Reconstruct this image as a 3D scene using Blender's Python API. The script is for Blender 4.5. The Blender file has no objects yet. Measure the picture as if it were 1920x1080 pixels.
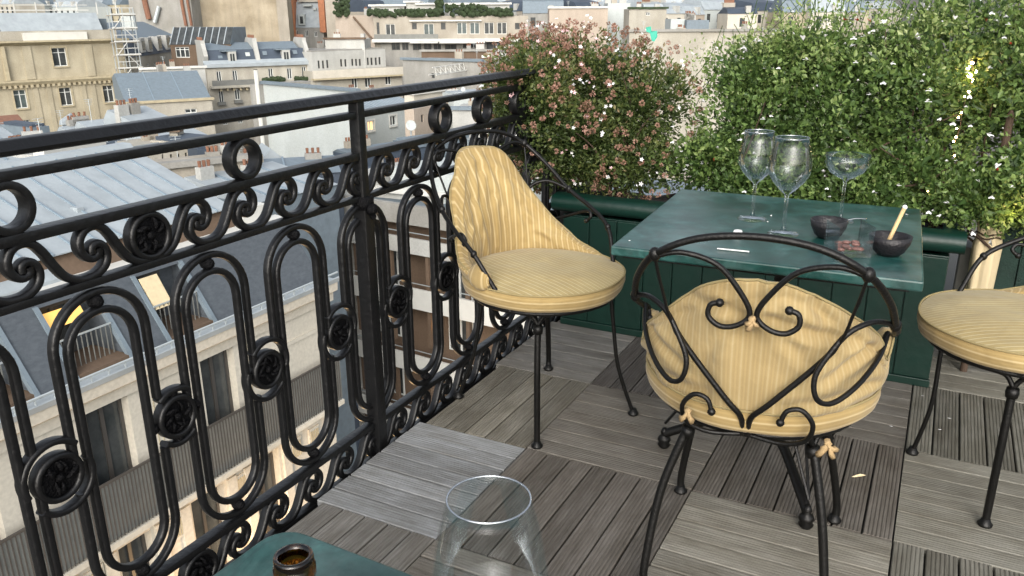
import bpy, math, random
from mathutils import Vector, Matrix, noise
random.seed(7)
sc = bpy.context.scene
COL = sc.collection
R = math.radians
# ------------------------------------------------------------------ camera
CF = 1538.607; CYAW = 0.47986433; CPITCH = -0.32355871; CROLL = -0.00591088
CAM = Vector((1.46364, -1.93782, 1.22762))
def cam_axes():
    cy, sy = math.cos(CYAW), math.sin(CYAW); cp, sp = math.cos(CPITCH), math.sin(CPITCH)
    f = Vector((-sy*cp, cy*cp, sp)); r = Vector((cy, sy, 0)); u = r.cross(f)
    cr, sr = math.cos(CROLL), math.sin(CROLL)
    return r*cr+u*sr, u*cr-r*sr, f
CR, CU, CFW = cam_axes()
cd = bpy.data.cameras.new('camera'); cam = bpy.data.objects.new('camera', cd); COL.objects.link(cam)
cd.sensor_width = 36; cd.lens = CF*36/1920; cd.clip_start = 0.02; cd.clip_end = 4000
m = Matrix((CR, CU, -CFW)).transposed().to_4x4(); m.translation = CAM
cam.matrix_world = m
sc.camera = cam
# ------------------------------------------------------------------ world, sun, exposure
w = bpy.data.worlds.new('World'); sc.world = w; w.use_nodes = True
nt = w.node_tree; bg = nt.nodes['Background']
sky = nt.nodes.new('ShaderNodeTexSky'); sky.sky_type = 'NISHITA'; sky.sun_disc = False
SUN_EL, SUN_AZ = R(28), R(158)
sky.sun_elevation = SUN_EL; sky.sun_rotation = SUN_AZ
sky.air_density = 1.0; sky.dust_density = 4.0; sky.ozone_density = 1.0
hs_ = nt.nodes.new('ShaderNodeHueSaturation'); hs_.inputs['Saturation'].default_value = .36
nt.links.new(sky.outputs[0], hs_.inputs['Color']); nt.links.new(hs_.outputs[0], bg.inputs[0]); bg.inputs[1].default_value = 0.15
sd = bpy.data.lights.new('sun', 'SUN'); sd.energy = 0.5; sd.angle = R(90); sd.color = (1, .965, .90)
so = bpy.data.objects.new('sun', sd); COL.objects.link(so)
sv = Vector((math.sin(SUN_AZ)*math.cos(SUN_EL), math.cos(SUN_AZ)*math.cos(SUN_EL), math.sin(SUN_EL)))
so.rotation_euler = (-sv).to_track_quat('-Z', 'Y').to_euler()
sc.view_settings.view_transform = 'Standard'; sc.view_settings.look = 'None'
sc.view_settings.gamma = 1; sc.view_settings.use_curve_mapping = False
sc.view_settings.exposure = 0.98
sc.render.engine = 'CYCLES'
sc.cycles.max_bounces = 8; sc.cycles.transparent_max_bounces = 8; sc.cycles.transmission_bounces = 8
sc.cycles.caustics_refractive = False; sc.cycles.caustics_reflective = False

# ------------------------------------------------------------------ pixel helpers (photo pixels -> points in the place)
def ray(px, py): return CFW + CR*((px-960)/CF) + CU*((540-py)/CF)
def pdep(px, py, d): return CAM + ray(px, py)*d
def pz(px, py, z):
    d = ray(px, py); return CAM + d*((z-CAM.z)/d.z)
def px_on(px, py, x):
    d = ray(px, py); return CAM + d*((x-CAM.x)/d.x)

# ------------------------------------------------------------------ object helpers
def tag(o, label=None, cat=None, group=None, kind=None):
    if label: o['label'] = label
    if cat: o['category'] = cat
    if group: o['group'] = group
    if kind: o['kind'] = kind
    return o
def wloc(p):
    v = Vector((0, 0, 0))
    while p is not None: v += p.location; p = p.parent
    return v
def empty(name, loc, label, cat, group=None):
    o = bpy.data.objects.new(name, None); COL.objects.link(o); o.location = loc
    o.empty_display_size = .1
    return tag(o, label, cat, group)
class MB:
    def __init__(s): s.v = []; s.f = []; s.uv = None; s.fc = None
    def add(s, vs, fs):
        b = len(s.v); s.v += [Vector(x) for x in vs]; s.f += [tuple(i+b for i in f) for f in fs]; return s
    def box(s, a, b):
        x0, y0, z0 = a; x1, y1, z1 = b
        return s.add([(x0,y0,z0),(x1,y0,z0),(x1,y1,z0),(x0,y1,z0),(x0,y0,z1),(x1,y0,z1),(x1,y1,z1),(x0,y1,z1)],
              [(0,3,2,1),(4,5,6,7),(0,1,5,4),(1,2,6,5),(2,3,7,6),(3,0,4,7)])
    def hexa(s, p):   # 8 points: 4 bottom, 4 top
        return s.add(p, [(0,3,2,1),(4,5,6,7),(0,1,5,4),(1,2,6,5),(2,3,7,6),(3,0,4,7)])
    def quad(s, *p): return s.add(p, [tuple(range(len(p)))])
    def sweep(s, pts, r, n=8, closed=False, caps=True, prof=None, axis=None, rend=None):
        """tube along pts; prof = list of (a,b) section coords with fixed axis b, or round of radius r"""
        pts = [Vector(p) for p in pts]; N = len(pts); base = len(s.v)
        if prof is None: prof = [(math.cos(2*math.pi*i/n), math.sin(2*math.pi*i/n)) for i in range(n)]; rr = r
        else: rr = 1
        n = len(prof); ref = None
        for i, p in enumerate(pts):
            if closed: t = pts[(i+1) % N]-pts[i-1]
            else: t = pts[min(i+1, N-1)]-pts[max(i-1, 0)]
            if t.length < 1e-9: t = Vector((0, 0, 1))
            t.normalize()
            if axis is not None:
                bx = Vector(axis); ax = t.cross(bx).normalized()
            else:
                if ref is None:
                    ref = Vector((0, 0, 1)) if abs(t.z) < .9 else Vector((1, 0, 0))
                ax = (ref - t*ref.dot(t)).normalized(); bx = t.cross(ax); ref = ax
            k = rr if rend is None else rr*rend(i/(N-1))
            for a, b in prof: s.v.append(p + ax*(a*k) + bx*(b*k))
        M = N if closed else N-1
        for i in range(M):
            j = (i+1) % N
            for k in range(n):
                k2 = (k+1) % n
                s.f.append((base+i*n+k, base+i*n+k2, base+j*n+k2, base+j*n+k))
        if caps and not closed:
            s.f.append(tuple(base+k for k in reversed(range(n)))); s.f.append(tuple(base+(N-1)*n+k for k in range(n)))
        return s
    def ball(s, c, r, nu=8, nv=5, sc_=(1, 1, 1)):
        c = Vector(c); vs = []; fs = []
        for j in range(1, nv):
            ph = math.pi*j/nv
            for i in range(nu):
                th = 2*math.pi*i/nu
                vs.append(c+Vector((r*sc_[0]*math.sin(ph)*math.cos(th), r*sc_[1]*math.sin(ph)*math.sin(th), r*sc_[2]*math.cos(ph))))
        t = len(vs); vs += [c+Vector((0, 0, r*sc_[2])), c-Vector((0, 0, r*sc_[2]))]
        for j in range(nv-2):
            for i in range(nu):
                a = j*nu+i; b = j*nu+(i+1) % nu; fs.append((a, a+nu, b+nu, b))
        for i in range(nu):
            fs.append((t, i, (i+1) % nu)); q = (nv-2)*nu; fs.append((t+1, q+(i+1) % nu, q+i))
        return s.add(vs, fs)
    def lathe(s, prof, c=(0, 0, 0), n=32, closed=False):
        c = Vector(c); base = len(s.v); N = len(prof)
        for r, z in prof:
            for i in range(n):
                a = 2*math.pi*i/n; s.v.append(c+Vector((r*math.cos(a), r*math.sin(a), z)))
        M = N if closed else N-1
        for j in range(M):
            j2 = (j+1) % N
            for i in range(n):
                i2 = (i+1) % n; s.f.append((base+j*n+i, base+j*n+i2, base+j2*n+i2, base+j2*n+i))
        return s
    def build(s, name, mat, parent=None, smooth=False, bevel=0, label=None, kind=None, auto=None, uv=None):
        me = bpy.data.meshes.new(name); off = wloc(parent) if parent is not None else Vector((0, 0, 0))
        me.from_pydata([tuple(v-off) for v in s.v], [], s.f); me.update()
        me.materials.append(mat)
        if uv is not None:
            L = me.uv_layers.new(name='UVMap'); vi = [0]*len(me.loops); me.loops.foreach_get('vertex_index', vi)
            for i, k in enumerate(vi): L.data[i].uv = uv[k]
        o = bpy.data.objects.new(name, me); COL.objects.link(o)
        if parent is not None: o.parent = parent
        if smooth: me.shade_smooth()
        if smooth and auto:
            me.set_sharp_from_angle(angle=R(auto))
        if bevel:
            b = o.modifiers.new('bevel', 'BEVEL'); b.width = bevel; b.segments = 2; b.limit_method = 'ANGLE'; b.angle_limit = R(40)
        if label: o['label'] = label
        if kind: o['kind'] = kind
        return o
def cr(pts, n=8, closed=False):
    P = [Vector(p) for p in pts]; out = []; N = len(P)
    rng = range(N) if closed else range(N-1)
    for i in rng:
        if closed: a, b, c, d = P[i-1], P[i], P[(i+1) % N], P[(i+2) % N]
        else: a, b, c, d = P[max(i-1, 0)], P[i], P[i+1], P[min(i+2, N-1)]
        for k in range(n):
            t = k/n
            out.append(.5*((2*b)+(c-a)*t+(2*a-5*b+4*c-d)*t*t+(3*b-a-3*c+d)*t**3))
    if not closed: out.append(P[-1])
    return out

# ------------------------------------------------------------------ materials
def mat(name, col, rough=.6, metal=0, noise_s=0, noise_a=0, bump=0, bump_s=60, col2=None, spec=.5, coat=0, dirt=None, stretch=None):
    mt = bpy.data.materials.new(name); mt.use_nodes = True; t = mt.node_tree; b = t.nodes['Principled BSDF']
    b.inputs['Base Color'].default_value = (*col, 1); b.inputs['Roughness'].default_value = rough; b.inputs['Metallic'].default_value = metal
    b.inputs['Specular IOR Level'].default_value = spec
    if coat: b.inputs['Coat Weight'].default_value = coat; b.inputs['Coat Roughness'].default_value = .2
    co = t.nodes.new('ShaderNodeTexCoord'); mp = t.nodes.new('ShaderNodeMapping'); t.links.new(co.outputs['Object'], mp.inputs[0])
    if stretch: mp.inputs['Scale'].default_value = stretch
    if noise_s:
        n = t.nodes.new('ShaderNodeTexNoise'); n.inputs['Scale'].default_value = noise_s; n.inputs['Detail'].default_value = 7; n.inputs['Roughness'].default_value = .65
        t.links.new(mp.outputs[0], n.inputs[0])
        r = t.nodes.new('ShaderNodeValToRGB'); r.color_ramp.elements[0].position = .3; r.color_ramp.elements[1].position = .7
        c2 = col2 if col2 else tuple(c*(1-noise_a) for c in col)
        r.color_ramp.elements[0].color = (*c2, 1); r.color_ramp.elements[1].color = (*col, 1)
        t.links.new(n.outputs[0], r.inputs[0]); t.links.new(r.outputs[0], b.inputs['Base Color'])
    if bump:
        n2 = t.nodes.new('ShaderNodeTexNoise'); n2.inputs['Scale'].default_value = bump_s; n2.inputs['Detail'].default_value = 4
        t.links.new(mp.outputs[0], n2.inputs[0])
        bp = t.nodes.new('ShaderNodeBump'); bp.inputs['Strength'].default_value = bump; bp.inputs['Distance'].default_value = .01 if bump_s > 5 else .1
        t.links.new(n2.outputs[0], bp.inputs['Height']); t.links.new(bp.outputs[0], b.inputs['Normal'])
    return mt
def emis(name, col, s):
    mt = bpy.data.materials.new(name); mt.use_nodes = True; b = mt.node_tree.nodes['Principled BSDF']
    b.inputs['Base Color'].default_value = (*col, 1); b.inputs['Emission Color'].default_value = (*col, 1); b.inputs['Emission Strength'].default_value = s
    return mt
def wallmat(name, col, stain=.25, block=None, rough=.85):
    """masonry wall: broad stains, vertical run marks, fine grain"""
    mt = bpy.data.materials.new(name); mt.use_nodes = True; t = mt.node_tree; b = t.nodes['Principled BSDF']; b.inputs['Roughness'].default_value = rough
    b.inputs['Specular IOR Level'].default_value = .25
    co = t.nodes.new('ShaderNodeTexCoord')
    def nz(sc_, detail, stretch=(1, 1, 1), lo=.35, hi=.7):
        mp = t.nodes.new('ShaderNodeMapping'); mp.inputs['Scale'].default_value = stretch; t.links.new(co.outputs['Object'], mp.inputs[0])
        n = t.nodes.new('ShaderNodeTexNoise'); n.inputs['Scale'].default_value = sc_; n.inputs['Detail'].default_value = detail; t.links.new(mp.outputs[0], n.inputs[0])
        r = t.nodes.new('ShaderNodeMapRange'); r.inputs['From Min'].default_value = lo; r.inputs['From Max'].default_value = hi
        t.links.new(n.outputs[0], r.inputs[0]); return r.outputs[0]
    a = nz(.35, 6); c = nz(1.2, 5, (1, 1, .12)); g = nz(9, 4)
    m1 = t.nodes.new('ShaderNodeMix'); m1.data_type = 'RGBA'; m1.inputs['A'].default_value = (*col, 1)
    m1.inputs['B'].default_value = (*(col[0]*(1-stain), col[1]*(1-stain*1.05), col[2]*(1-stain*1.15)), 1); t.links.new(a, m1.inputs[0])
    m2 = t.nodes.new('ShaderNodeMix'); m2.data_type = 'RGBA'; t.links.new(m1.outputs['Result'], m2.inputs['A'])
    m2.inputs['B'].default_value = (*(x*(1-stain*1.3) for x in col), 1)
    mu = t.nodes.new('ShaderNodeMath'); mu.operation = 'MULTIPLY'; mu.inputs[1].default_value = .55; t.links.new(c, mu.inputs[0]); t.links.new(mu.outputs[0], m2.inputs[0])
    m3 = t.nodes.new('ShaderNodeMix'); m3.data_type = 'RGBA'; m3.blend_type = 'MULTIPLY'; t.links.new(m2.outputs['Result'], m3.inputs['A']); m3.inputs['B'].default_value = (.84, .84, .84, 1); t.links.new(g, m3.inputs[0])
    t.links.new(m3.outputs['Result'], b.inputs['Base Color'])
    return mt
M = {}
M['iron'] = mat('iron', (.0026, .0030, .0036), .42, 0, 14, .4, .28, 48, col2=(.005, .005, .0055), spec=.42)
M['iron2'] = mat('chair_iron', (.0022, .0024, .0022), .42, 0, 30, .4, .15, 160, col2=(.005, .0045, .004), spec=.32)
M['castiron'] = mat('castiron', (.0022, .0022, .003), .55, 0, 60, .3, .6, 260, spec=.16)
M['green'] = mat('planter_green', (.002, .026, .018), .38, 0, 5, .5, .15, 30, col2=(.003, .018, .013))
M['screen'] = mat('green_screen', (.006, .030, .022), .8, 0, 30, .4, .4, 150)
M['soil'] = mat('soil', (.03, .02, .014), .95, 0, 20, .6, 1, 60)
M['zinc'] = mat('zinc', (.36, .405, .43), .6, 0, .9, .3, .2, 2, col2=(.27, .305, .325))
M['zincseam'] = mat('zinc_seam', (.21, .27, .32), .55, .1)
M['zincdark'] = mat('zinc_dark', (.15, .19, .22), .55, .1, .9, .3)
M['slate'] = mat('slate', (.088, .102, .116), .6, 0, 5, .3, .35, 20, col2=(.055, .066, .078), stretch=(1, 1, 2.4))
M['slatelight'] = mat('slate_light', (.17, .215, .25), .6, 0, 3, .25)
M['slatefar'] = mat('slate_far', (.055, .075, .105), .65, 0, .6, .3)
M['cream'] = wallmat('stone_cream', (.49, .44, .325), .3)
M['stone'] = wallmat('stone_pale', (.48, .455, .39), .28)
M['stonef'] = wallmat('stone_front', (.62, .585, .50), .16)
M['white'] = wallmat('render_white', (.50, .505, .48), .22)
M['white2'] = wallmat('render_cool', (.50, .54, .53), .1)
M['grey'] = wallmat('render_grey', (.36, .355, .33), .3)
M['beige'] = wallmat('render_beige', (.42, .385, .325), .28)
M['pink'] = wallmat('render_pink', (.47, .40, .33), .16)
M['gable'] = wallmat('rubble_gable', (.44, .38, .28), .38)
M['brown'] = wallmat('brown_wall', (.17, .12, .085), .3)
M['terracotta'] = mat('terracotta', (.24, .115, .07), .8, 0, 3, .35)
M['orange'] = mat('orange_render', (.48, .20, .10), .8, 0, 2, .3)
M['trim'] = mat('pale_trim', (.62, .62, .58), .6, 0, 1, .15)
M['cornice'] = mat('cornice', (.46, .40, .27), .8, 0, 2, .3)
M['glass'] = mat('window_glass', (.022, .028, .030), .12, 0, 1.1, .5, col2=(.075, .08, .08))
M['glass2'] = mat('window_glass_pale', (.10, .13, .13), .15, 0, 1.2, .5)
M['frame'] = mat('window_frame', (.62, .64, .62), .5)
M['framedark'] = mat('window_frame_dark', (.06, .055, .05), .5)
M['lit'] = emis('lit_window', (1, .66, .3), .6)
M['lamp'] = emis('warm_bulb', (1, .66, .32), 40)
M['shopglow'] = emis('shop_light', (1, .55, .18), 5)
M['orangeblind'] = emis('orange_blind', (.80, .46, .12), .35)
M['asphalt'] = mat('asphalt', (.05, .055, .062), .8, 0, 4, .3)
M['ground'] = mat('ground', (.13, .125, .11), .9, 0, .05, .4)
M['darkgreen'] = mat('dark_hedge', (.035, .06, .02), .8, 0, 2, .6)
M['railgrey'] = mat('balcony_panel', (.19, .195, .18), .6, 0, 2, .3)
M['fluegrey'] = mat('stainless', (.5, .55, .56), .35, .4)
M['slab'] = mat('terrace_slab', (.07, .07, .065), .9)
M['blackc'] = mat('black_ceramic', (.010, .009, .011), .45, 0, 0, 0, .25, 200)
M['wick'] = mat('bamboo', (.55, .40, .20), .6)
M['petalwhite'] = mat('petal_white', (.80, .80, .80), .6)
M['petalred'] = mat('petal_red', (.45, .03, .02), .6)
M['petalpink'] = mat('petal_pink', (.72, .48, .50), .6)
M['tealfab'] = mat('teal_fabric', (.03, .34, .24), .6)
M['twig'] = mat('twig', (.07, .045, .03), .9)
M['meat'] = mat('pink_wax', (.24, .10, .08), .5, 0, 60, .5)
M['metal'] = mat('steel', (.6, .6, .6), .2, 1)
M['paper'] = mat('white_wax', (.8, .8, .78), .5)
M['parasol'] = mat('parasol_canvas', (.72, .60, .38), .8, 0, 6, .2, .3, 12)
M['tie'] = mat('tie_fabric', (.40, .28, .14), .85, 0, 60, .2)
M['plaster'] = M['grey']
def glassmat(name, col=(1, 1, 1), ior=1.45, rough=0):
    mt = bpy.data.materials.new(name); mt.use_nodes = True; b = mt.node_tree.nodes['Principled BSDF']
    b.inputs['Base Color'].default_value = (*col, 1); b.inputs['Transmission Weight'].default_value = 1; b.inputs['Roughness'].default_value = rough; b.inputs['IOR'].default_value = ior
    return mt
def thinglass(name, k=.62, b0=.03):
    mt = bpy.data.materials.new(name); mt.use_nodes = True; t = mt.node_tree; t.nodes.remove(t.nodes['Principled BSDF']); out = t.nodes['Material Output']
    fr = t.nodes.new('ShaderNodeLayerWeight'); fr.inputs[0].default_value = .26
    pw = t.nodes.new('ShaderNodeMath'); pw.operation = 'POWER'; pw.inputs[1].default_value = 1.9; t.links.new(fr.outputs['Fresnel'], pw.inputs[0])
    ad = t.nodes.new('ShaderNodeMath'); ad.operation = 'MULTIPLY_ADD'; ad.inputs[1].default_value = k; ad.inputs[2].default_value = b0; t.links.new(pw.outputs[0], ad.inputs[0])
    tr = t.nodes.new('ShaderNodeBsdfTransparent'); tr.inputs[0].default_value = (.955, .965, .965, 1)
    gl = t.nodes.new('ShaderNodeBsdfGlossy'); gl.inputs['Roughness'].default_value = .04; gl.inputs[0].default_value = (.95, .97, 1, 1)
    mx = t.nodes.new('ShaderNodeMixShader'); t.links.new(ad.outputs[0], mx.inputs[0]); t.links.new(tr.outputs[0], mx.inputs[1]); t.links.new(gl.outputs[0], mx.inputs[2]); t.links.new(mx.outputs[0], out.inputs[0]); return mt
M['clear'] = thinglass('clear_glass')
M['clearnear'] = thinglass('clear_glass_thin', .26, .012)
M['rim'] = thinglass('glass_rim', .5, .42)
M['amber'] = glassmat('amber_glass', (.30, .12, .02), 1.5, .03)
def marble():
    mt = bpy.data.materials.new('green_marble'); mt.use_nodes = True; t = mt.node_tree; b = t.nodes['Principled BSDF']
    co = t.nodes.new('ShaderNodeTexCoord'); n = t.nodes.new('ShaderNodeTexNoise'); n.inputs['Scale'].default_value = 7; n.inputs['Detail'].default_value = 9; n.inputs['Distortion'].default_value = 2.2; n.inputs['Roughness'].default_value = .62
    t.links.new(co.outputs['Object'], n.inputs[0])
    r = t.nodes.new('ShaderNodeValToRGB'); e = r.color_ramp.elements; e[0].position = .28; e[0].color = (.004, .024, .021, 1); e[1].position = .8; e[1].color = (.085, .19, .17, 1)
    k = e.new(.48); k.color = (.008, .048, .042, 1); k = e.new(.62); k.color = (.020, .082, .074, 1)
    t.links.new(n.outputs[0], r.inputs[0])
    v = t.nodes.new('ShaderNodeTexNoise'); v.inputs['Scale'].default_value = 3.2; v.inputs['Detail'].default_value = 6; v.inputs['Distortion'].default_value = 3; t.links.new(co.outputs['Object'], v.inputs[0])
    vr = t.nodes.new('ShaderNodeValToRGB'); q = vr.color_ramp.elements; q[0].position = .485; q[0].color = (0, 0, 0, 1); q[1].position = .52; q[1].color = (0, 0, 0, 1); k = q.new(.502); k.color = (.6, .6, .6, 1)
    t.links.new(v.outputs[0], vr.inputs[0])
    mx = t.nodes.new('ShaderNodeMix'); mx.data_type = 'RGBA'; t.links.new(vr.outputs[0], mx.inputs[0]); t.links.new(r.outputs[0], mx.inputs['A']); mx.inputs['B'].default_value = (.006, .03, .03, 1)
    glare_n = t.nodes.new('ShaderNodeTexNoise'); glare_n.inputs['Scale'].default_value = 3.4; glare_n.inputs['Detail'].default_value = 8; glare_n.inputs['Roughness'].default_value = .7; t.links.new(co.outputs['Object'], glare_n.inputs[0])  # cloudy sky glare painted into the base colour as pale patches
    glare_r = t.nodes.new('ShaderNodeMapRange'); glare_r.inputs['From Min'].default_value = .47; glare_r.inputs['From Max'].default_value = .68; glare_r.inputs['To Max'].default_value = .26; t.links.new(glare_n.outputs[0], glare_r.inputs[0])
    m9 = t.nodes.new('ShaderNodeMix'); m9.data_type = 'RGBA'; t.links.new(glare_r.outputs[0], m9.inputs[0]); t.links.new(mx.outputs['Result'], m9.inputs['A']); m9.inputs['B'].default_value = (.24, .33, .32, 1)
    t.links.new(m9.outputs['Result'], b.inputs['Base Color'])
    rn = t.nodes.new('ShaderNodeTexNoise'); rn.inputs['Scale'].default_value = 5; rn.inputs['Detail'].default_value = 5; t.links.new(co.outputs['Object'], rn.inputs[0])
    rm = t.nodes.new('ShaderNodeMapRange'); rm.inputs['To Min'].default_value = .16; rm.inputs['To Max'].default_value = .5; t.links.new(rn.outputs[0], rm.inputs[0]); t.links.new(rm.outputs[0], b.inputs['Roughness'])
    return mt
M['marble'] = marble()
def wood():
    mt = bpy.data.materials.new('weathered_wood'); mt.use_nodes = True; t = mt.node_tree; b = t.nodes['Principled BSDF']; b.inputs['Roughness'].default_value = .62
    b.inputs['Specular IOR Level'].default_value = .4
    co = t.nodes.new('ShaderNodeTexCoord'); oi = t.nodes.new('ShaderNodeObjectInfo')
    ad = t.nodes.new('ShaderNodeVectorMath'); ad.operation = 'ADD'; t.links.new(co.outputs['Object'], ad.inputs[0])
    cb = t.nodes.new('ShaderNodeCombineXYZ'); mu = t.nodes.new('ShaderNodeMath'); mu.operation = 'MULTIPLY'; mu.inputs[1].default_value = 37; t.links.new(oi.outputs['Random'], mu.inputs[0])
    for i in range(3): t.links.new(mu.outputs[0], cb.inputs[i])
    t.links.new(cb.outputs[0], ad.inputs[1])
    def nz(scale, st, det):
        mp = t.nodes.new('ShaderNodeMapping'); mp.inputs['Scale'].default_value = st; t.links.new(ad.outputs[0], mp.inputs[0])
        n = t.nodes.new('ShaderNodeTexNoise'); n.inputs['Scale'].default_value = scale; n.inputs['Detail'].default_value = det; n.inputs['Roughness'].default_value = .7; t.links.new(mp.outputs[0], n.inputs[0]); return n
    g = nz(10, (.8, 13, 13), 5); s = nz(5, (1, 2, 2), 5)
    r = t.nodes.new('ShaderNodeValToRGB'); e = r.color_ramp.elements; e[0].position = .3; e[0].color = (.55, .54, .52, 1); e[1].position = .72; e[1].color = (1.1, 1.1, 1.1, 1)
    t.links.new(g.outputs[0], r.inputs[0])
    r2 = t.nodes.new('ShaderNodeValToRGB'); e = r2.color_ramp.elements; e[0].position = .3; e[0].color = (.62, .6, .56, 1); e[1].position = .7; e[1].color = (1.1, 1.12, 1.14, 1)
    t.links.new(s.outputs[0], r2.inputs[0])
    m1 = t.nodes.new('ShaderNodeMix'); m1.data_type = 'RGBA'; m1.blend_type = 'MULTIPLY'; m1.inputs[0].default_value = 1; t.links.new(r.outputs[0], m1.inputs['A']); t.links.new(r2.outputs[0], m1.inputs['B'])
    m2 = t.nodes.new('ShaderNodeMix'); m2.data_type = 'RGBA'; m2.blend_type = 'MULTIPLY'; m2.inputs[0].default_value = 1; t.links.new(m1.outputs['Result'], m2.inputs['A']); t.links.new(oi.outputs['Color'], m2.inputs['B'])
    t.links.new(m2.outputs['Result'], b.inputs['Base Color'])
    bp = t.nodes.new('ShaderNodeBump'); bp.inputs['Strength'].default_value = .3; bp.inputs['Distance'].default_value = .002; t.links.new(g.outputs[0], bp.inputs['Height']); t.links.new(bp.outputs[0], b.inputs['Normal'])
    return mt
M['wood'] = wood()
def fabric(name, base, stripe, freq, fine=True):
    """striped cotton; U of the UV map in metres across the stripes"""
    mt = bpy.data.materials.new(name); mt.use_nodes = True; t = mt.node_tree; b = t.nodes['Principled BSDF']; b.inputs['Roughness'].default_value = .92; b.inputs['Specular IOR Level'].default_value = .15
    b.inputs['Sheen Weight'].default_value = .15
    uv = t.nodes.new('ShaderNodeUVMap'); sp = t.nodes.new('ShaderNodeSeparateXYZ'); t.links.new(uv.outputs[0], sp.inputs[0])
    wv = t.nodes.new('ShaderNodeMath'); wv.operation = 'MULTIPLY'; wv.inputs[1].default_value = freq; t.links.new(sp.outputs[0], wv.inputs[0])
    fr = t.nodes.new('ShaderNodeMath'); fr.operation = 'PINGPONG'; fr.inputs[1].default_value = .5; t.links.new(wv.outputs[0], fr.inputs[0])
    r = t.nodes.new('ShaderNodeValToRGB'); e = r.color_ramp.elements; e[0].position = .05; e[0].color = (*stripe, 1); e[1].position = .15; e[1].color = (*base, 1)
    k = e.new(.33); k.color = (*(c*.93 for c in base), 1); k = e.new(.47); k.color = (*(c*1.06 for c in base), 1)
    t.links.new(fr.outputs[0], r.inputs[0])
    n = t.nodes.new('ShaderNodeTexNoise'); n.inputs['Scale'].default_value = 9; n.inputs['Detail'].default_value = 6; co = t.nodes.new('ShaderNodeTexCoord'); t.links.new(co.outputs['Object'], n.inputs[0])
    rr = t.nodes.new('ShaderNodeValToRGB'); rr.color_ramp.elements[0].position = .3; rr.color_ramp.elements[0].color = (.80, .77, .72, 1); rr.color_ramp.elements[1].position = .7; rr.color_ramp.elements[1].color = (1, 1, 1, 1); t.links.new(n.outputs[0], rr.inputs[0])
    mx = t.nodes.new('ShaderNodeMix'); mx.data_type = 'RGBA'; mx.blend_type = 'MULTIPLY'; mx.inputs[0].default_value = 1; t.links.new(r.outputs[0], mx.inputs['A']); t.links.new(rr.outputs[0], mx.inputs['B'])
    t.links.new(mx.outputs['Result'], b.inputs['Base Color'])
    wn = t.nodes.new('ShaderNodeTexNoise'); wn.inputs['Scale'].default_value = 420; t.links.new(co.outputs['Object'], wn.inputs[0])
    w2 = t.nodes.new('ShaderNodeTexNoise'); w2.inputs['Scale'].default_value = 13; w2.inputs['Detail'].default_value = 4; w2.inputs['Distortion'].default_value = .25; t.links.new(co.outputs['Object'], w2.inputs[0])
    ma = t.nodes.new('ShaderNodeMath'); ma.operation = 'MULTIPLY_ADD'; ma.inputs[1].default_value = .05; t.links.new(wn.outputs[0], ma.inputs[0]); t.links.new(w2.outputs[0], ma.inputs[2])
    bp = t.nodes.new('ShaderNodeBump'); bp.inputs['Strength'].default_value = .4; bp.inputs['Distance'].default_value = .02; t.links.new(ma.outputs[0], bp.inputs['Height']); t.links.new(bp.outputs[0], b.inputs['Normal'])
    return mt
M['fabtop'] = fabric('striped_cotton', (.385, .305, .140), (.51, .435, .26), 66)
M['fabback'] = fabric('striped_cotton_back', (.37, .272, .120), (.51, .405, .225), 46)
M['fabsoft'] = fabric('striped_cotton_reverse', (.375, .285, .140), (.425, .34, .185), 62)
M['piping'] = mat('piping', (.27, .215, .10), .9)
def leafmat(name, stops, rough=.5):
    mt = bpy.data.materials.new(name); mt.use_nodes = True; t = mt.node_tree; b = t.nodes['Principled BSDF']; b.inputs['Roughness'].default_value = rough
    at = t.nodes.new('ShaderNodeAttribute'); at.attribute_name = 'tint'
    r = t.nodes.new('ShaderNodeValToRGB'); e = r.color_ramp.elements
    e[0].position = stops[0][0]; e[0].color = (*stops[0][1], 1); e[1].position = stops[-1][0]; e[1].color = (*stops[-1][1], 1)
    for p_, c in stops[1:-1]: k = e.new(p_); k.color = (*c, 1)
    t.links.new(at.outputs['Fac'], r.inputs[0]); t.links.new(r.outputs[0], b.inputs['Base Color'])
    tr = t.nodes.new('ShaderNodeBsdfTranslucent'); t.links.new(r.outputs[0], tr.inputs[0]); ms = t.nodes.new('ShaderNodeMixShader'); ms.inputs[0].default_value = .25
    out = t.nodes['Material Output']; t.links.new(b.outputs[0], ms.inputs[1]); t.links.new(tr.outputs[0], ms.inputs[2]); t.links.new(ms.outputs[0], out.inputs[0])
    return mt
M['leafL'] = leafmat('abelia_leaf', [(0, (.035, .062, .015)), (.5, (.095, .130, .034)), (.85, (.15, .165, .05)), (1, (.22, .155, .08))])
M['leafR'] = leafmat('sage_leaf', [(0, (.045, .09, .022)), (.5, (.115, .19, .046)), (.85, (.22, .30, .09)), (1, (.34, .40, .17))])
M['bract'] = leafmat('bract', [(0, (.16, .10, .055)), (.5, (.32, .18, .125)), (1, (.48, .29, .23))])
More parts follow.
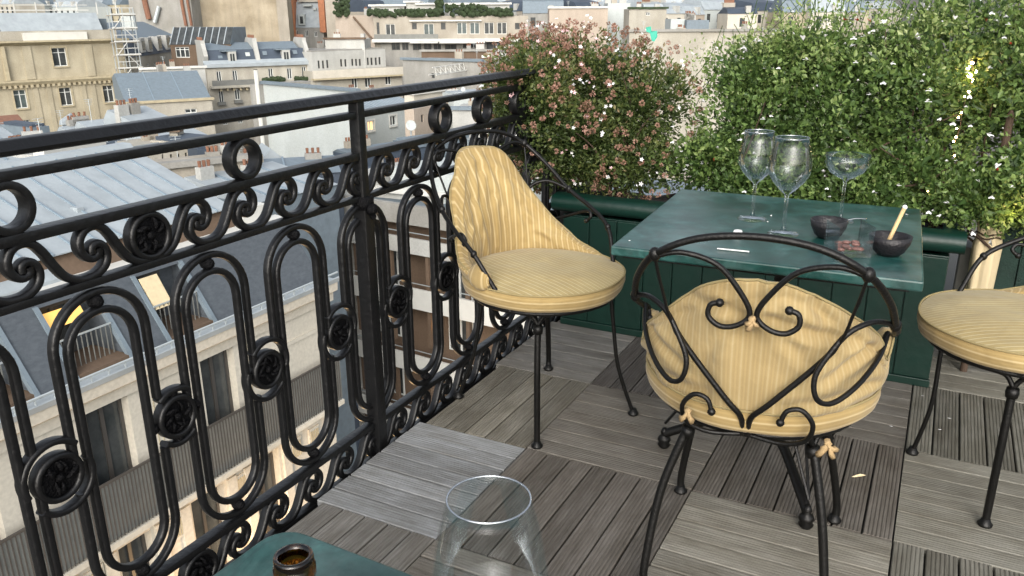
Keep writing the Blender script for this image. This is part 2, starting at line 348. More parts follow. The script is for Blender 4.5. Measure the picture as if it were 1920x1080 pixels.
# ================================================================== THE CITY
GZ = -25.0
class Frame:
    """vertical facade plane; u left-to-right as seen, n away from the viewer, z up"""
    def __init__(s, A, h):
        s.A = Vector(A); s.h = Vector((h[0], h[1], 0)).normalized(); s.n = Vector((-s.h.y, s.h.x, 0))
        if s.n.dot(Vector((s.A.x-CAM.x, s.A.y-CAM.y, 0))) < 0: s.n = -s.n
    def pt(s, u, n, z):
        p = s.A + s.h*u + s.n*n; return Vector((p.x, p.y, z))
    def uv(s, px, py, n=0):
        d = ray(px, py); o = s.A+s.n*n; t = (o-CAM).dot(s.n)/d.dot(s.n); P = CAM+d*t
        return (P-s.A).dot(s.h), P.z
def fr2(ax, ay, bx, by, d, rb=None):
    A = pdep(ax, ay, d); dA, dB = ray(ax, ay), ray(bx, by)
    B = CAM + dB*(d*dA.z/dB.z) if rb is None else pdep(bx, by, d*rb)
    return Frame(A, B-A), (B-A).xy.length
def prism(mb, F, u0, u1, prof):
    """extrude an (n,z) outline from u0 to u1"""
    k = len(prof); a = [F.pt(u0, n, z) for n, z in prof]; b = [F.pt(u1, n, z) for n, z in prof]
    fs = [tuple(range(k)), tuple(reversed(range(k, 2*k)))] + [(i, i+k, (i+1) % k+k, (i+1) % k) for i in range(k)]
    return mb.add(a+b, fs)
def fbox(mb, F, u0, u1, n0, n1, z0, z1): return prism(mb, F, u0, u1, [(n0, z0), (n0, z1), (n1, z1), (n1, z0)])
def wall_holes(F, u0, u1, z0, z1, holes, T, dep=.22):
    mb = MB(); hs = [h for h in holes if h[0] > u0+.02 and h[1] < u1-.02 and h[2] > z0+.02 and h[3] < z1-.02]
    us = sorted({u0, u1, *[h[0] for h in hs], *[h[1] for h in hs]}); zs = sorted({z0, z1, *[h[2] for h in hs], *[h[3] for h in hs]})
    for i in range(len(us)-1):
        for j in range(len(zs)-1):
            cu, cz = (us[i]+us[i+1])/2, (zs[j]+zs[j+1])/2
            if any(h[0] < cu < h[1] and h[2] < cz < h[3] for h in hs): continue
            mb.quad(F.pt(us[i], 0, zs[j]), F.pt(us[i+1], 0, zs[j]), F.pt(us[i+1], 0, zs[j+1]), F.pt(us[i], 0, zs[j+1]))
    for a, b, c, d in hs:
        q = [(a, c), (b, c), (b, d), (a, d)]
        for k in range(4):
            (ua, za), (ub, zb) = q[k], q[(k+1) % 4]
            mb.quad(F.pt(ua, 0, za), F.pt(ub, 0, zb), F.pt(ub, dep, zb), F.pt(ua, dep, za))
        mb.quad(F.pt(a, dep, c), F.pt(b, dep, c), F.pt(b, dep, d), F.pt(a, dep, d))
    mb.quad(F.pt(u0, 0, z0), F.pt(u0, T, z0), F.pt(u0, T, z1), F.pt(u0, 0, z1)); mb.quad(F.pt(u1, 0, z0), F.pt(u1, T, z0), F.pt(u1, T, z1), F.pt(u1, 0, z1))
    mb.quad(F.pt(u0, 0, z1), F.pt(u1, 0, z1), F.pt(u1, T, z1), F.pt(u0, T, z1)); mb.quad(F.pt(u0, T, z0), F.pt(u1, T, z0), F.pt(u1, T, z1), F.pt(u0, T, z1))
    return mb
def window(F, h, parent, dep=.2, glass='glass', frame='frame', mull=1, trans=True, surround=None):
    a, b, c, d = h; t = min(.09, (b-a)*.12); mb = MB()
    fbox(mb, F, a, a+t, dep-.08, dep-.01, c, d); fbox(mb, F, b-t, b, dep-.08, dep-.01, c, d)
    fbox(mb, F, a+t, b-t, dep-.08, dep-.01, c, c+t); fbox(mb, F, a+t, b-t, dep-.08, dep-.01, d-t, d)
    for k in range(mull):
        m_ = a+(b-a)*(k+1)/(mull+1); fbox(mb, F, m_-t*.6, m_+t*.6, dep-.085, dep-.012, c+t, d-t)
    if trans and (d-c) > 1.4: fbox(mb, F, a+t, b-t, dep-.075, dep-.013, c+(d-c)*.72, c+(d-c)*.72+t*.8)
    o = mb.build('window', M[frame], parent)
    p = MB(); p.quad(F.pt(a, dep-.035, c), F.pt(b, dep-.035, c), F.pt(b, dep-.035, d), F.pt(a, dep-.035, d)); p.build('pane', M[glass], o)
    if surround:
        s = MB(); e = .16; y = -.07
        fbox(s, F, a-e, a, y, .02, c-e, d+e); fbox(s, F, b, b+e, y, .02, c-e, d+e); fbox(s, F, a, b, y, .02, d, d+e); fbox(s, F, a-.05, b+.05, y-.1, .02, c-e, c)
        s.build('window_surround', M[surround], o)
    return o
def prect(F, cx, cy, w, h, n=0):
    """window given in photo pixels -> rectangle on the facade"""
    ua, _ = F.uv(cx-w/2, cy, n); ub, _ = F.uv(cx+w/2, cy, n); _, zt = F.uv(cx, cy-h/2, n); _, zb = F.uv(cx, cy+h/2, n)
    return (min(ua, ub), max(ua, ub), zb, zt)
def house(label, F, u0, u1, ztop, T, wmat, wins=(), zb=GZ, cat='building', name='building', group=None, dep=.2, base=None):
    root = empty(name, F.pt((u0+u1)/2, 0, zb), label, cat, group)
    hs = [w_[0] for w_ in wins]
    wall_holes(F, u0, u1, zb, ztop, hs, T, dep+.02).build('wall', M[wmat], root)
    for h, kw in wins:
        window(F, h, root, dep, **kw)
    return root
def part(name, mt, root, fn, **k):
    mb = MB(); fn(mb); return mb.build(name, M[mt], root, **k)
def seams(F, root, u0, u1, n0, z0, n1, z1, step, mt='zinc', sm='zincseam', w=.045, h=.07):
    """zinc roof: one panel object per tray with a raised seam between"""
    k = max(1, round((u1-u0)/step)); st = (u1-u0)/k
    for i in range(k):
        a = u0+i*st
        o = part('zinc_panel', mt, root, lambda mb: prism(mb, F, a+.02, a+st-.02, [(n0, z0), (n0, z0+.03), (n1, z1+.03), (n1, z1)]))
        part('seam', sm, o, lambda mb: prism(mb, F, a-w/2, a+w/2, [(n0-.02, z0+.01), (n0-.02, z0+h), (n1, z1+h), (n1, z1+.01)]))
def chimney(F, root, u, n, z0, z1, w=1.6, d=.6, pots=4, mt='white', pm='terracotta'):
    c = part('chimney', mt, root, lambda mb: fbox(mb, F, u-w/2, u+w/2, n, n+d, z0, z1))
    for i in range(pots):
        mb = MB(); q = F.pt(u-w/2+w*(i+.5)/pots, n+d/2, z1); mb.lathe([(.13, 0), (.16, .5), (.12, .52), (.1, 0)], q, 8); mb.build('chimney_pot', M[pm], c)

# ---- ground: one sheet to the horizon, rising into a far hill; the street below
mb = MB(); NX = 60
xs = [-1600+i*3200/NX for i in range(NX+1)]; ys = [-500+i*3000/NX for i in range(NX+1)]
def gz(x, y):
    d = math.hypot(x-CAM.x, y-CAM.y); t = max(0, min(1, (d-260)/700)); return GZ + 46*t*t*(3-2*t) + (6*noise.noise(Vector((x/200, y/200, 0))) if d > 300 else 0)
vs = [(x, y, gz(x, y)) for y in ys for x in xs]
fs = [(j*(NX+1)+i, j*(NX+1)+i+1, (j+1)*(NX+1)+i+1, (j+1)*(NX+1)+i) for j in range(NX) for i in range(NX)]
tag(mb.add(vs, fs).build('ground', M['ground'], smooth=True), 'grey city ground far below the roofs', kind='structure')
mb = MB(); mb.box((-12.5, -40, GZ+.004), (-3.5, 90, GZ+.02)); tag(mb.build('street', M['asphalt']), 'dark asphalt street below the balcony', kind='structure')
mb = MB(); mb.box((-16, -40, GZ+.004), (-12.5, 90, GZ+.14)); tag(mb.build('pavement', M['grey']), 'pavement at the foot of the facade', kind='structure')
mb = MB(); mb.box((-60, 19.2, GZ+.024), (-12.5, 27, GZ+.03)); tag(mb.build('road', M['asphalt']), 'blue-grey side street beyond the corner building', kind='structure')

# ---- N1: the slate and zinc roofed building across the street (facade parallel to the railing)
F1 = Frame((-16, 0, 0), (0, 1, 0)); F1.n = Vector((-1, 0, 0))
Y0, Y1 = 2.0, 18.1
upw = [(9.15, 10.35, -10.95, -7.95), (12.72, 13.95, -10.95, -7.85), (5.6, 6.8, -10.95, -7.95)]
low = [(9.35, 10.35, -16.2, -11.95), (11.75, 12.95, -16.2, -11.95), (6.6, 7.7, -16.2, -11.95), (14.2, 15.3, -16.2, -11.95)]
low2 = [(a, b, -21.5, -17.6) for a, b, c, d in low]
r1 = house('cream stone apartment building across the street with slate mansard, sunk dormers and pale zinc roof',
           F1, Y0, Y1, -7.25, 11, 'stonef', [((a, b, c, d), dict(frame='framedark', glass='glass', mull=1, trans=False)) for a, b, c, d in upw+low+low2], dep=.35)
part('cornice', 'stonef', r1, lambda m_: prism(m_, F1, Y0, Y1+.3, [(-.003, -7.95), (-.1, -7.9), (-.12, -7.62), (-.32, -7.5), (-.34, -7.22), (.3, -7.22), (.3, -7.95)]))
part('gutter', 'zinc', r1, lambda m_: prism(m_, F1, Y0, Y1+.35, [(-.38, -7.2), (-.42, -7.05), (-.36, -7.03), (-.3, -7.15), (.25, -7.12), (.25, -7.2)]))
gp = MB()
gp.sweep([F1.pt(Y0, -.36, -6.88), F1.pt(Y1+.3, -.36, -6.88)], .035, 6)
gp.build('snow_rail', M['fluegrey'], r1)
for k in range(34):
    y = Y0+.2+k*.47
    part('rail_bracket', 'fluegrey', r1, lambda m_: fbox(m_, F1, y-.012, y+.012, -.38, -.34, -7.1, -6.86))
# mansard with sunken dormers
rec = [(4.0, 5.55), (6.6, 8.2), (9.2, 10.75), (11.95, 13.55)]
zt, nb, ntp = -5.25, .12, 1.35
def slp(z): return nb+(ntp-nb)*(z+7.1)/(zt+7.1)
edges = [Y0]+[v for r_ in rec for v in r_]+[Y1]
for i in range(0, len(edges), 2):
    a, b = edges[i], edges[i+1]
    o = part('mansard_slope', 'slate', r1, lambda m_: prism(m_, F1, a, b, [(nb, -7.1), (ntp, zt), (ntp+1.6, zt), (ntp+1.6, -7.1)]))
for (a, b) in rec:
    part('dormer_lintel', 'slate', r1, lambda m_: prism(m_, F1, a+.002, b-.002, [(slp(-5.45), -5.45), (slp(zt), zt-.002), (ntp+1.6, zt-.002), (ntp+1.6, -5.45)]))
    part('dormer_floor', 'brown', r1, lambda m_: fbox(m_, F1, a+.003, b-.003, nb+.02, 1.8, -7.1, -7.0))
    part('dormer_wall', 'slate', r1, lambda m_: fbox(m_, F1, a+.003, b-.003, 1.62, 1.75, -7.0, -5.46))
    for s_, c_ in ((a, 1), (b, -1)):
        part('dormer_cheek', 'slatelight', r1, lambda m_: prism(m_, F1, s_-.06, s_+.06, [(nb-.05, -7.08), (slp(-5.4)-.06, -5.4), (slp(-5.4)+.12, -5.4), (nb+.12, -7.08)]))
    wn = window(F1, (a+.12, b-.5, -6.95, -5.55), r1, 1.61, glass='glass', frame='framedark', mull=1, trans=False)
    rl = part('balustrade', 'fluegrey', r1, lambda m_: fbox(m_, F1, a+.06, b-.06, .62, .65, -6.22, -6.18))
    for k in range(11):
        y = a+.1+k*(b-a-.2)/10
        part('baluster', 'railgrey', rl, lambda m_: fbox(m_, F1, y-.011, y+.011, .625, .645, -7.0, -6.22))
part('blind', 'orangeblind', r1, lambda m_: prism(m_, F1, 9.3, 10.3, [(.98, -5.98), (1.2, -5.62), (1.24, -5.63), (1.02, -5.99)]), label='glowing orange roller blind')
part('blind', 'parasol', r1, lambda m_: prism(m_, F1, 12.05, 12.62, [(.62, -6.3), (1.1, -5.5), (1.14, -5.51), (.66, -6.31)]), label='tan roller blind')
part('roof_coping', 'trim', r1, lambda m_: prism(m_, F1, Y0, Y1, [(ntp-.06, zt+.003), (ntp-.06, zt+.13), (ntp+.5, zt+.16), (ntp+.5, zt+.003)]))
part('attic_wall', 'brown', r1, lambda m_: prism(m_, F1, Y0+.4, Y1-1.8, [(ntp+.45, zt+.1), (ntp+.75, zt+.72), (ntp+1.6, zt+.72), (ntp+1.6, zt)]))
seams(F1, r1, 2.2, 16.4, ntp+.55, -4.52, 6.2, -2.95, .68)
part('hip_roof', 'zinc', r1, lambda m_: m_.add([F1.pt(16.4, ntp+.55, -4.52), F1.pt(17.9, ntp+.75, -4.9), F1.pt(17.9, 6.2, -4.9), F1.pt(16.4, 6.2, -2.95)], [(0, 1, 2, 3)]))
part('ridge_cap', 'zinc', r1, lambda m_: prism(m_, F1, 2.2, 16.45, [(6.15, -2.95), (6.3, -2.78), (6.7, -2.78), (6.9, -2.95)]))
part('back_slope', 'zinc', r1, lambda m_: prism(m_, F1, 2.2, 17.9, [(6.7, -2.97), (11, -4.4), (11, -4.6), (6.7, -3.2)]))
for (y, n_, w_, l_) in ((13.9, 2.6, .5, .35), (12.2, 3.4, .2, .3)):
    z_ = -4.52+(n_-ntp-.55)*(1.57/4.3)
    part('roof_vent', 'zinc', r1, lambda m_: prism(m_, F1, y, y+w_, [(n_, z_+.02), (n_, z_+.16), (n_+l_, z_+.16), (n_+l_, z_+.1)]))
part('skylight', 'trim', r1, lambda m_: fbox(m_, F1, 16.6, 17.7, 1.75, 2.7, -5.2, -4.62))
for (a_, b_, c_) in ((6.7, 8.1, .25), (8.6, 10.3, .1)):
    part('flashing', 'zinc', r1, lambda m_: prism(m_, F1, a_, b_, [(ntp+.2+c_, zt+.15), (ntp+.2+c_, zt+.24), (ntp+1.1, zt+.76), (ntp+1.1, zt+.7)]))
# balcony of N1
part('balcony_slab', 'stonef', r1, lambda m_: prism(m_, F1, Y0, Y1, [(-.003, -11.85), (-.2, -11.75), (-.3, -11.62), (-.5, -11.52), (-.5, -11.36), (-.003, -11.36)]))
br = part('balcony_rail', 'framedark', r1, lambda m_: fbox(m_, F1, Y0, Y1, -.47, -.41, -9.74, -9.68))
part('balcony_screen', 'railgrey', br, lambda m_: fbox(m_, F1, Y0, Y1, -.43, -.41, -11.3, -9.74))
for k in range(150):
    y = Y0+.05+k*.107
    part('baluster', 'framedark', br, lambda m_: fbox(m_, F1, y-.012, y+.012, -.455, -.435, -11.34, -9.74))
for a, b, c, d in low:
    for s_ in (a-.45, b+.12):
        part('pilaster', 'stonef', r1, lambda m_: fbox(m_, F1, s_, s_+.33, -.1, .02, -16.5, -11.9))
for y in (8.35, 10.95, 13.4, 15.8, 16.7):
    rp = part('relief_panel', 'stonef', r1, lambda m_: fbox(m_, F1, y, y+.5, -.06, .02, -12.75, -12.0))
    for q in range(5): part('flute', 'cornice', rp, lambda m_: fbox(m_, F1, y+.06+q*.085, y+.1+q*.085, -.085, -.055, -12.65, -12.1))
for y in (11.05, 11.2, 14.5, 17.9): part('stone_joint', 'cornice', r1, lambda m_: fbox(m_, F1, y, y+.03, -.012, .01, -11.6, -8.0))
for z_ in (-8.6,): part('string_course', 'stonef', r1, lambda m_: fbox(m_, F1, Y0, Y1, -.08, .02, z_-.07, z_) if False else fbox(m_, F1, 14.3, Y1, -.05, .02, -8.75, -8.62))
# warm shop windows below
sh = empty('street_lamp', (-15.6, 12.4, -17.0), 'glowing wall lantern low on the cream facade by the street', 'lamp')
MB().box((-15.75, 12.25, -17.2), (-15.45, 12.55, -16.8)).build('lantern', M['shopglow'], sh)
MB().box((-16.0, 12.37, -16.8), (-15.55, 12.43, -16.74)).build('bracket', M['framedark'], sh)
ld = bpy.data.lights.new('lantern_light', 'POINT'); ld.energy = 900; ld.color = (1, .62, .28); ld.shadow_soft_size = .3
lo = bpy.data.objects.new('lantern_light', ld); COL.objects.link(lo); lo.location = (1.3, 0, 0); lo.parent = sh

# ---- the balconied block beyond the corner
F2, L2 = fr2(688, 400, 860, 428, 47)
def z2(px, py): return F2.uv(px, py)[1]
zt2 = z2(765, 415)
u_l, u_r = F2.uv(690, 500)[0]-.6, F2.uv(1010, 500)[0]+6
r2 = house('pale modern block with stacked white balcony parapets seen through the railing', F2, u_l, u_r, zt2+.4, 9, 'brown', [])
levels = [(430, 458), (520, 556), (640, 670), (742, 775)]
zs_ = []
for i, (a, b) in enumerate(levels):
    za, zb_ = z2(770, a), z2(770, b); zs_.append((za, zb_))
    p_ = part('balcony_parapet', 'trim' if i else 'white', r2, lambda m_: fbox(m_, F2, u_l-.2, u_r, -1.5, -1.35, zb_, za))
    part('balcony_slab', 'white', p_, lambda m_: fbox(m_, F2, u_l-.2, u_r, -1.35, -.003, zb_, zb_+.2))
    hr = part('handrail', 'fluegrey', r2, lambda m_: fbox(m_, F2, u_l, u_r, -1.46, -1.42, za+.28, za+.32))
    for k in range(9):
        u = u_l+.8+k*2.6
        part('brown_post', 'brown', r2, lambda m_: fbox(m_, F2, u, u+.22, -1.3, -1.1, zb_-2.2, zb_-.003))
        if k % 2 == 0:
            wn = window(F2, (u+.5, u+2.2, zb_-2.6, zb_-.3), r2, -.01, glass='glass', frame='frame', trans=False)
part('pier', 'white', r2, lambda m_: fbox(m_, F2, u_l-1.5, u_l-.2, -1.6, 6, GZ, zt2+2))
part('roof_terrace', 'zincdark', r2, lambda m_: fbox(m_, F2, u_l-1, u_r, -1.4, 12, zt2+.402, zt2+.6))
part('roof_parapet', 'grey', r2, lambda m_: fbox(m_, F2, u_l-1, u_r, -1.5, -1.2, zt2+.3, zt2+1.35))
part('roof_box', 'white2', r2, lambda m_: fbox(m_, F2, u_l+.5, u_l+10, 2.5, 7, zt2+.6, zt2+2.3))
part('roof_box', 'zincdark', r2, lambda m_: fbox(m_, F2, u_l+11, u_l+24, 3, 9, zt2+.6, zt2+2.0))
for (px, py) in ((823, 609), (860, 624)):
    q = F2.uv(px, py, -1); o = MB().ball(F2.pt(q[0], -1.2, q[1]), .12).build('hanging_lamp', M['shopglow']); tag(o, 'small glowing lamp on the %s of the parapet block' % ('left balcony' if px < 840 else 'right balcony'), 'lamp', 'lamps on the parapet block')

# ---- generic builder for the roofscape, everything given by its front top edge in the photo and its distance
def blk(label, x0, y0, x1, y1, d, T, wm, wins=(), roof=None, rb=None, zb=GZ, kw=None, name='building', cat='building', group=None, cap=None):
    F, L = fr2(x0, y0, x1, y1, d, rb); z = F.A.z; base = dict(kw or {})
    ws = []
    for w_ in wins:
        h = prect(F, *w_[:4]); k = dict(base)
        if len(w_) > 4: k.update(w_[4])
        ws.append((h, k))
    r = house(label, F, 0, L, z, T, wm, ws, zb, cat, name, group)
    if cap: part('coping', cap, r, lambda m_: fbox(m_, F, -.25, L+.25, -.25, .35, z+.003, z+.28))
    if roof and roof[0] == 'slope':   # ('slope', run, rise, mat, step)
        _, run, rise, rm, step = roof
        part('roof', rm, r, lambda m_: prism(m_, F, 0, L, [(-.15, z+.003), (run, z+rise), (T+.1, z+rise-.6), (T+.1, z+.003)]))
        if step:
            k = int(L/step)
            for i in range(1, k):
                u = i*L/k; part('seam', 'zincseam', r, lambda m_: prism(m_, F, u-.05, u+.05, [(-.12, z+.06), (run, z+rise+.08), (run, z+rise), (-.12, z)]))
    if T >= 2.4 and zb == GZ and L > 2.5:
        rc_ = random.Random(int(x0*7+y0)); zr = z+(roof[2] if roof and roof[0] == 'slope' else 0); n0 = T*.75
        for q in range(rc_.choice((1, 2, 2, 3))):
            u = rc_.uniform(.1, .9)*L; wd = rc_.uniform(.25, .6); hh_ = rc_.uniform(.25, .7)*(d/100+.3)
            ck = part('chimney', rc_.choice(('white', 'grey', 'beige')), r, lambda m_: fbox(m_, F, u-wd, u+wd, n0, n0+.4, z, zr+hh_))
            for k_ in range(3):
                MB().lathe([(.075, 0), (.09, .28), (.06, .29)], F.pt(u-wd+wd*2*(k_+.5)/3, n0+.2, zr+hh_), 7).build('chimney_pot', M['terracotta'], ck)
        u = rc_.uniform(.1, .9)*L; ha = rc_.uniform(.8, 1.6)
        an = MB(); an.sweep([F.pt(u, n0+.6, zr-.3), F.pt(u, n0+.6, zr+ha)], .02, 4); 
        for k_ in range(4): an.sweep([F.pt(u-.3+.05*k_, n0+.6, zr+ha-.12*k_), F.pt(u+.3-.05*k_, n0+.6, zr+ha-.12*k_)], .012, 4)
        an.build('aerial', M['fluegrey'], r)
    if roof and roof[0] == 'flat': part('roof', roof[1], r, lambda m_: fbox(m_, F, .2, L-.2, .2, T-.2, z+.004, z+.2))
    return r, F, L, z
W = dict

# G1 grand cream building on the left
Fg, Lg = fr2(0, 160, 230, 147, 100)
uA = Fg.uv(-160, 150)[0]; uB = Fg.uv(236, 110)[0]; zc = Fg.uv(120, 76)[1]; zs1 = Fg.uv(120, 152)[1]
gw = [prect(Fg, 112, 107, 27, 35), prect(Fg, 39, 186, 24, 35), prect(Fg, 124, 181, 23, 34), prect(Fg, 204, 176, 20, 32), prect(Fg, -60, 190, 24, 35), prect(Fg, 10, 107+4, 1, 1)]
rg = house('large cream stone mansion with a dentil course at the far left', Fg, uA, uB, zc, 14, 'cream',
           [(h, dict(surround='cornice', glass='glass2' if i in (1,) else 'glass')) for i, h in enumerate(gw[:5])] +
           [(prect(Fg, 48, 240, 22, 30), dict(surround=None, mull=2)), (prect(Fg, 210, 232, 22, 26), dict())], dep=.35)
part('cornice', 'cornice', rg, lambda m_: prism(m_, Fg, uA, uB+.5, [(-.003, zc-.5), (-.3, zc-.35), (-.8, zc-.1), (-.8, zc+.1), (.4, zc+.1), (.4, zc-.5)]))
sc1 = part('string_course', 'cornice', rg, lambda m_: prism(m_, Fg, uA, uB+.3, [(-.003, zs1-.3), (-.25, zs1-.25), (-.55, zs1+.15), (-.55, zs1+.35), (.02, zs1+.4)]))
k = 0; u = uA
while u < uB:
    part('dentil', 'cornice', sc1, lambda m_: fbox(m_, Fg, u, u+.28, -.42, -.01, zs1-.55, zs1-.2)); u += .62
for px in (52, 167):
    up = Fg.uv(px, 110)[0]; part('pilaster', 'cream', rg, lambda m_: fbox(m_, Fg, up-.5, up+.5, -.14, .02, zs1+.45, zc-.5))
for px in (70, 95, 160, 178): 
    up = Fg.uv(px, 190)[0]; part('pilaster', 'cream', rg, lambda m_: fbox(m_, Fg, up-.3, up+.3, -.1, .02, GZ, zs1-.56))
part('recessed_wall_edge', 'cornice', rg, lambda m_: fbox(m_, Fg, Fg.uv(3, 110)[0], Fg.uv(10, 110)[0], -.5, .02, zs1+.4, zc-.5))
ua_, ub_ = Fg.uv(4, 40)[0], Fg.uv(199, 60)[0]
part('attic', 'stone', rg, lambda m_: fbox(m_, Fg, uA, uB-.4, .8, 3, zc+.1, zc+1.2))
part('attic_coping', 'trim', rg, lambda m_: fbox(m_, Fg, Fg.uv(45, 66)[0], Fg.uv(165, 66)[0], .3, .79, zc+.1, zc+1.0))
zr0, zr1 = Fg.uv(110, 57, 1.2)[1], Fg.uv(110, 24, 2.6)[1]
part('sloping_skylight_roof', 'zinc', rg, lambda m_: prism(m_, Fg, ua_, ub_, [(1.0, zr0), (2.6, zr1), (2.9, zr1), (1.3, zr0)]))
part('roof', 'zincdark', rg, lambda m_: fbox(m_, Fg, uA, uB-.6, 3.1, 13.5, zc+.1, Fg.uv(110, 28, 3)[1]-.5))
rr = part('roof_rail', 'trim', rg, lambda m_: fbox(m_, Fg, uA, uB-2, 5, 5.12, Fg.uv(110, 20, 5)[1], Fg.uv(110, 18, 5)[1]))
for i in range(8):
    u = uA+8+i*2.5; part('rail_post', 'trim', rg, lambda m_: fbox(m_, Fg, u, u+.12, 5.15, 5.25, Fg.uv(110, 27, 5)[1], Fg.uv(110, 4, 5)[1]))
part('upper_rail', 'trim', rg, lambda m_: fbox(m_, Fg, uA, uB-2, 5.3, 5.4, Fg.uv(110, 10, 5)[1], Fg.uv(110, 8.6, 5)[1]))
# scaffolding at its right corner
Fs = Frame(Fg.pt(0, -1.2, 0), Fg.h); us0, us1 = Fs.uv(215, 110)[0], Fs.uv(256, 110)[0]
zA, zB = Fs.uv(235, 235)[1], Fs.uv(235, 14)[1]
rs = empty('scaffolding', Fs.pt((us0+us1)/2, 0, GZ), 'tube scaffolding clinging to the right corner of the cream mansion', 'scaffolding')
for u in (us0, (us0+us1)/2, us1):
    for n_ in (0, -1.1):
        part('pole', 'fluegrey', rs, lambda m_: fbox(m_, Fs, u-.05, u+.05, n_-.05, n_+.05, GZ, zB))
nd = 9
for i in range(nd):
    z_ = zA+(zB-zA)*(i+.4)/nd
    part('deck_board', 'beige', rs, lambda m_: fbox(m_, Fs, us0-.3, us1+.3, -1.04, -.06, z_-.06, z_+.06))
    part('guard_rail', 'trim', rs, lambda m_: fbox(m_, Fs, us0, us1, -1.2, -1.14, z_+.9, z_+.98))
    part('toe_board', 'trim', rs, lambda m_: fbox(m_, Fs, us0-.2, us1+.2, -1.26, -1.2, z_+.07, z_+.25))
    if i < nd-1:
        za_ = z_+.1; zb_ = z_+(zB-zA)/nd; a_, b_ = (us0, us1) if i % 2 else (us1, us0)
        part('brace', 'trim', rs, lambda m_: m_.sweep([Fs.pt(a_, -1.3, za_), Fs.pt((a_+b_)/2, -1.3, zb_)], .05, 5))

# G2 grey-roofed wing
blk('low cream wing with wide grey zinc roof, right of the scaffolding', 236, 196, 397, 187, 94, 9, 'stone', [(285, 214, 12, 14), (358, 208, 22, 8)],
    ('slope', 6.4, 3.1, 'slatelight', 3.0), cap='cornice')
blk('white parapet strip behind the grey zinc wing', 264, 131, 384, 127, 104, 3, 'white', cap='trim')
# G3 white dormer mansard
r_, F_, L_, z_ = blk('small slate mansard with white arched dormers between scaffolding and dark glass roof', 246, 108, 333, 95, 112, 7, 'stone', [(278, 121, 4, 5), (290, 120, 4, 5), (307, 117, 4, 6)])
part('mansard', 'slatefar', r_, lambda m_: prism(m_, F_, -.1, L_, [(-.1, z_+.003), (1.0, F_.uv(290, 70, 1)[1]), (6.9, F_.uv(290, 70, 1)[1]), (6.9, z_+.003)]))
zt_ = F_.uv(290, 70, 1)[1]
part('upper_roof', 'slatelight', r_, lambda m_: prism(m_, F_, 0, L_+2.5, [(.8, zt_+.003), (5.5, zt_+2.2), (6.8, zt_+2.2), (6.8, zt_)]))
for px in (267, 280, 298, 314):
    h = prect(F_, px, 85 - (px-267)*.12, 7, 27)
    dm = part('dormer', 'white', r_, lambda m_: fbox(m_, F_, h[0], h[1], -.15, 1.2, h[2], h[3]))
    part('pane', 'glass2', dm, lambda m_: fbox(m_, F_, h[0]+.14, h[1]-.14, -.17, -.15, h[2]+.3, h[3]-.35))
cq = F_.uv(247, 58)[0]
part('chimney', 'white2', r_, lambda m_: fbox(m_, F_, cq-.55, cq+.6, -.6, 1.0, F_.uv(247, 57)[1], F_.uv(240, 24)[1]))
# G4 dark glass roof
r_, F_, L_, z_ = blk('dark glass studio roof with white bars below the rubble gable', 319, 84, 432, 82, 118, 8, 'brown', [(342, 98, 26, 20, W(frame='frame', mull=2))], rb=1.0)
zt_ = F_.uv(375, 51, 2.2)[1]; npn = 9
for i in range(npn):
    a = L_*i/npn; b = L_*(i+1)/npn
    o = part('glass_panel', 'glass', r_, lambda m_: prism(m_, F_, a+.06, b-.06, [(-.1, z_+.05), (2.2, zt_), (2.3, zt_), (0, z_+.05)]))
    part('glazing_bar', 'zinc', o, lambda m_: prism(m_, F_, a-.06, a+.06, [(-.16, z_+.05), (2.14, zt_+.06), (2.3, zt_+.06), (0, z_+.05)]))
part('roof', 'zincdark', r_, lambda m_: prism(m_, F_, 0, L_, [(.1, z_+.003), (2.35, zt_-.05), (7.9, zt_-.05), (7.9, z_+.003)]))
# G5 party walls
r_, F_, L_, z_ = blk('plain plaster party wall with terracotta flue pipes, top left', 232, -60, 350, -60, 146, 10, 'grey', rb=1.0)
for px, w_ in ((271, 10), (341, 6), (352, 5)):
    u = F_.uv(px, 0)[0]; zz = F_.uv(px, 36 if px < 300 else 48)[1]; q = w_*146/CF/2
    part('flue_pipe', 'terracotta', r_, lambda m_: m_.sweep([F_.pt(u-q*2, -.35, z_), F_.pt(u, -.35, (z_+zz)/2), F_.pt(u+q, -.35, zz)], q, 8))
part('flue_strut', 'fluegrey', r_, lambda m_: m_.sweep([F_.pt(F_.uv(292, 40)[0], -.5, F_.uv(292, 42)[1]), F_.pt(F_.uv(300, 12)[0], -.5, F_.uv(300, 12)[1])], .35, 8))
r_, F_, L_, z_ = blk('tall blotchy rubble gable wall at the top of the view', 350, -60, 532, -60, 150, 14, 'gable', rb=1.02)
part('quoin_strip', 'beige', r_, lambda m_: fbox(m_, F_, L_-1.9, L_+.05, -.15, .05, GZ, z_+.02))
blk('square stone chimney stack beside the orange and blue house', 605, -50, 630, -50, 150, 4, 'beige', rb=1.0)
